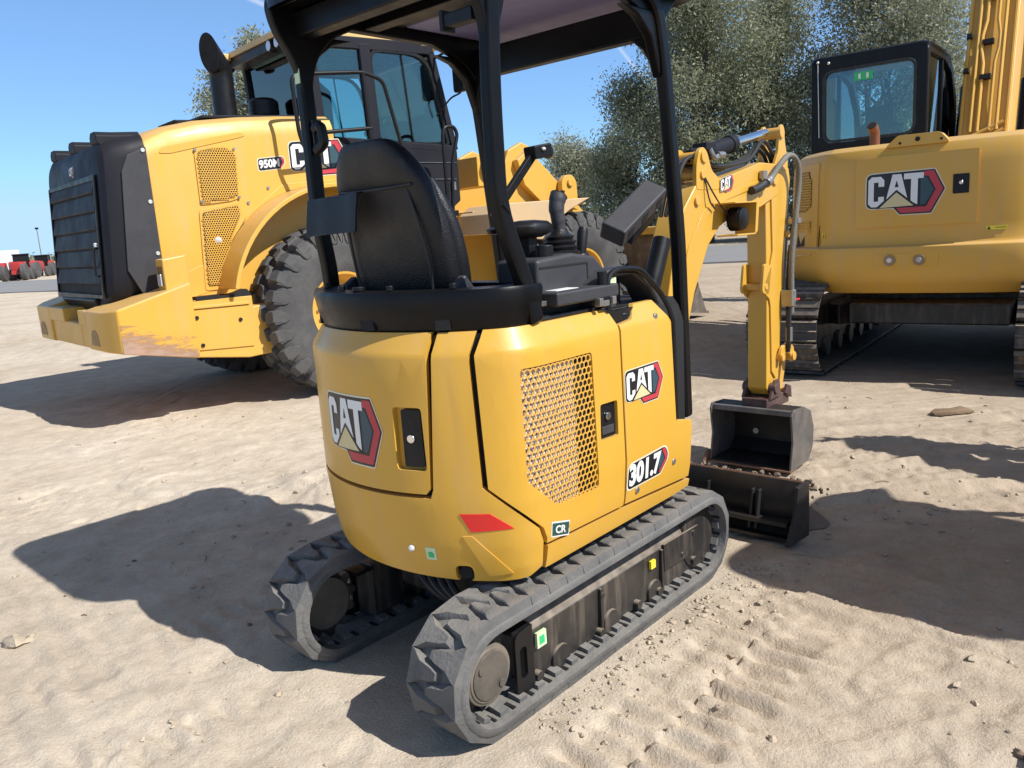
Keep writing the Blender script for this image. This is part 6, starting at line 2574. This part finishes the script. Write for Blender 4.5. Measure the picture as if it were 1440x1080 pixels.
def tractor(x, y, rz, label, paint='tractor', cabin=True, sc=.85):
    t = empty("farm_tractor", (x, y, 0), rz, label, "tractor", "farm machines parked across the road")
    t.scale = (sc, sc, sc)
    b = B()
    b.prism(rpoly([(-.3, .75), (1.9, .75), (1.95, 1.35), (1.7, 1.55), (-.3, 1.65)], .12, 3), 'y', -.38, .38)
    b.bx(-1.2, 1.8, -.2, .2, .55, .85)
    b.prism([(-1.7, 1.2), (-1.3, 1.62), (-.7, 1.62), (-.45, 1.3)], 'y', .55, .95)
    b.prism([(-1.7, 1.2), (-1.3, 1.62), (-.7, 1.62), (-.45, 1.3)], 'y', -.95, -.55)
    b.part("body", paint, t, bevel=.03)
    if cabin:
        b = B()
        for sx, sy in ((-1.4, -.6), (-1.4, .6), (-.2, -.6), (-.2, .6)): b.bar([(sx, sy, 1.5), (sx * .95, sy * .95, 2.15)], .08, .08)
        b.bx(-1.5, -.1, -.68, .68, 2.14, 2.24)
        b.bx(-1.4, -.2, -.56, .56, 1.1, 2.14)
        b.part("cab", 'satin', t, bevel=.02)
    for wx, r_, w in ((-1.05, .78, .45), (1.45, .52, .3)):
        for s in (-1, 1):
            b = B()
            b.lathe([(r_ * .5, -w / 2), (r_ * .92, -w / 2), (r_, -w / 3), (r_, w / 3), (r_ * .92, w / 2), (r_ * .5, w / 2)], 'y', (wx, s * .78, r_), 24)
            wh = b.part("wheel", 'tyre', t)
            b = B()
            b.lathe([(r_ * .52, w * .30), (r_ * .3, w * .2), (.02, w * .22)], 'y', (wx, s * .78, r_), 20)
            b.lathe([(r_ * .52, -w * .30), (r_ * .3, -w * .2), (.02, -w * .22)], 'y', (wx, s * .78, r_), 20)
            b.part("rim", 'outl', wh)
    return t


tractor(-36.4, 60.6, 1.9, "red tractor nearest to the white trailer at the far left edge", cabin=False)
tractor(-37.6, 63.4, 2.1, "red tractor with dark cab second from the left edge", sc=.88)
tractor(-39.3, 67.6, 1.7, "low red tractor without cab in the middle of the row", cabin=False)
tractor(-40.4, 71.5, 1.9, "red tractor with dark cab near the loader's grille", sc=.82)
tractor(-41.4, 75.8, 2.2, "small orange machine at the right end of the far row", paint='orange', sc=.75)
t = empty("box_trailer", (-40.6, 66.6, 0), 2.1, "white box trailer behind the red machines at the far left edge", "trailer")
t.scale = (.75, .75, .75)
b = B()
b.bx(-3, 3, -1.2, 1.2, 1.0, 3.1)
b.part("box_body", 'trailer', t, bevel=.04)
b = B()
b.bx(-3.2, 3.4, -.5, .5, .75, 1.0)
b.part("chassis", 'satin', t)
for x in (-2.2, -1.3, 2.2):
    for s in (-1, 1):
        b = B()
        b.lathe([(.2, -.15), (.48, -.15), (.5, 0), (.48, .15), (.2, .15)], 'y', (x, s * .95, .5), 20)
        b.part("wheel", 'tyre', t)
t = empty("light_pole", (-74, 130.4, 0), 0, "thin light pole against the sky left of the loader", "light pole")
b = B()
b.cyl((0, 0, 0), (0, 0, 6.3), .09, .06, 10)
b.part("pole", 'hose', t)
b = B()
b.prism(rpoly([(-.2, 6.2), (.2, 6.2), (.16, 6.5), (-.16, 6.5)], .05, 3), 'y', -.2, .2)
b.part("lamp_head", 'cowl', t, bevel=.04)

# ------------------------------------------------------------------ small things on the ground


def clump(b, c, r_, rng, flat=.6):
    ph = rng.rand(6) * 6.28
    rings = []
    nu, nv = 7, 4
    for j in range(nv + 1):
        p = math.pi * (j + .05) / (nv + .1)
        ring = []
        for i in range(nu):
            a = 2 * math.pi * i / nu
            k = r_ * (1 + .28 * math.sin(2 * a + ph[0] + j) + .2 * math.sin(3 * a + ph[1] - 2 * j) + .2 * (rng.rand() - .5))
            ring.append((c[0] + k * math.sin(p) * math.cos(a), c[1] + k * math.sin(p) * math.sin(a), c[2] - k * flat * math.cos(p)))
        rings.append(ring)
    b.loft(rings)


M['soil'] = pm("loose_soil", (.45, .37, .28), .95, var=.3, scale=14, bump=.6, bscale=70, spec=.1)
M['soil2'] = pm("damp_soil", (.20, .15, .115), .95, var=.35, scale=10, bump=.6, bscale=60, spec=.1)
rng = np.random.RandomState(5)
cand = []
mc, ms_ = math.cos(MINI[0]), math.sin(MINI[0])


def lw(lx, ly): return MINI[1] + mc * lx - ms_ * ly, MINI[2] + ms_ * lx + mc * ly


for i in range(420):      # crumbs pushed up beside the right-hand track
    lx = -0.5 + 1.45 * rng.rand()
    ly = -.515 - abs(rng.normal()) * .10
    cand.append(lw(lx, ly) + (.0025 + .0085 * rng.rand() ** 3,))
for i in range(1000):     # scattered everywhere, in loose patches
    x, y = -3.2 + 6.6 * rng.rand(), 1.5 + 5.5 * rng.rand()
    if vnoise(np.array([x * 1.4]), np.array([y * 1.4]), 6)[0] < .02 and rng.rand() < .75: continue
    cand.append((x, y, .003 + .013 * rng.rand() ** 4))
for i in range(160):      # heap left of the nose, front of blade and right foreground
    k = rng.randint(3)
    c = ((-.95, 4.55, .45, .25), (1.7, 3.55, .4, .15), (1.9, 2.2, .4, .4))[k]
    cand.append((c[0] + rng.normal() * c[2], c[1] + rng.normal() * c[3], .004 + .013 * rng.rand() ** 2))
ca = np.array(cand)
cz = ground_z(ca[:, 0], ca[:, 1])
b = B()
for (x, y, r_), z in zip(cand, cz):
    lx, ly = to_local(x, y, MINI)
    if abs(lx) < .8 and .25 < abs(ly) < .5: continue
    clump(b, (x, y, z + r_ * .25), r_, rng)
tag(b.part("soil_crumbs", 'soil', None, smooth=60, merge=False), "loose crumbs of dry soil scattered over the sandy yard", "soil", kind='stuff')
b = B()
for i in range(280):      # dark bits: dry roots, bark, damp crumbs
    x, y = -3.4 + 6.9 * rng.rand(), 1.45 + 5.5 * rng.rand()
    lx, ly = to_local(x, y, MINI)
    if abs(lx) < .85 and abs(ly) < .52: continue
    if vnoise(np.array([x * 1.1]), np.array([y * 1.1]), 91)[0] < -.02: continue
    r_ = .003 + .009 * rng.rand() ** 3
    z = float(ground_z(np.array([x]), np.array([y]))[0])
    if rng.rand() < .25:
        a = rng.rand() * 3.14
        q = .012 + .03 * rng.rand()
        b.tube([(x - q * math.cos(a), y - q * math.sin(a), z + .003), (x, y, z + .006), (x + q * math.cos(a + .4), y + q * math.sin(a + .4), z + .003)], .0022, 5)
    else:
        clump(b, (x, y, z + r_ * .2), r_, rng)
tag(b.part("dark_debris", 'wood', None, smooth=60, merge=False), "small dark bits of bark and root strewn over the sand", "debris", kind='stuff')
b = B()
for i in range(260):
    lx, ly = 1.15 + .38 * rng.rand(), -.62 + 1.1 * rng.rand()
    k = rng.rand()
    x, y = lw(lx + .12, ly)
    clump(b, (x, y, .115 + .06 * rng.rand() * (1 - abs(lx - 1.33) / .25)), .005 + .012 * k * k, rng, .8)
for i in range(40):
    rg = []
hp = []
for j in range(9):
    ring = []
    for i in range(22):
        a = 2 * math.pi * i / 22
        rr = (1 - j / 9) ** .8
        lx, ly = 1.42 + .22 * rr * math.cos(a), -.08 + .58 * rr * math.sin(a)
        x, y = lw(lx, ly)
        z = .15 * (1 - rr ** 1.6) + .05 * (vnoise(np.array([x * 9]), np.array([y * 9]), 50)[0]) * (1 if j else 0)
        ring.append((x, y, max(-.02, z)))
    hp.append(ring)
b.loft(hp)
tag(b.part("soil_heap", 'soil2', None, smooth=60), "dark heap of loose soil behind the blade under the bucket", "soil", kind='stuff')

b = B()
b.loft([[(x, y * w, z * w2) for y, z in rpoly([(-.05, 0), (.05, .004), (.048, .035), (-.045, .032)], .008, 2)] for x, w, w2 in ((-.14, .5, .5), (-.10, .9, .9), (0, .8, .75), (.085, .95, .95), (.14, .6, .45))])
wd = b.part("wood_offcut", 'wood', None)
wd.location = (2.96, 5.22, .01)
wd.rotation_euler = (0.05, 0, .1)
tag(wd, "short brown piece of wood lying on the sand right of the bucket", "wood")
for (x, y, r_, lb) in ((-1.97, 2.83, .045, "cracked clod of dry soil near the left edge of the foreground"), (1.285, 1.80, .036, "dark clod of soil at the lower right corner")):
    b = B()
    rr = np.random.RandomState(int(r_ * 1000))
    clump(b, (0, 0, .01), r_, rr, .5)
    clump(b, (r_ * 1.1, .02, .008), r_ * .6, rr, .5)
    clump(b, (-r_ * .9, .03, .006), r_ * .5, rr, .5)
    o = b.part("soil_clod", 'soil' if x < 0 else 'soil2', None, smooth=60)
    o.location = (x, y, float(ground_z(np.array([x]), np.array([y]))[0]))
    tag(o, lb, "clod", "clods on the sand")

# a second machine of the same kind stands just outside the frame on the right and throws its shadow into it
m2 = copy_tree(mini)
m2.location = (3.38, 2.06, 0)
m2.rotation_euler = (0, 0, .78)
pv = Matrix.Translation((.95, 0, 0)) @ Matrix.Rotation(1.25, 4, 'Z') @ Matrix.Translation((-.95, 0, 0))
for ch in m2.children:      # its boom is swung to the left
    if ch.name.split('.')[0] in ("boom", "arm", "arm_cylinder", "bucket_cylinder", "bucket", "tipping_link", "quick_coupler", "swing_post"):
        ch.matrix_basis = pv
m2['label'] = "second small excavator with black canopy parked to the right, beyond the edge of the frame"
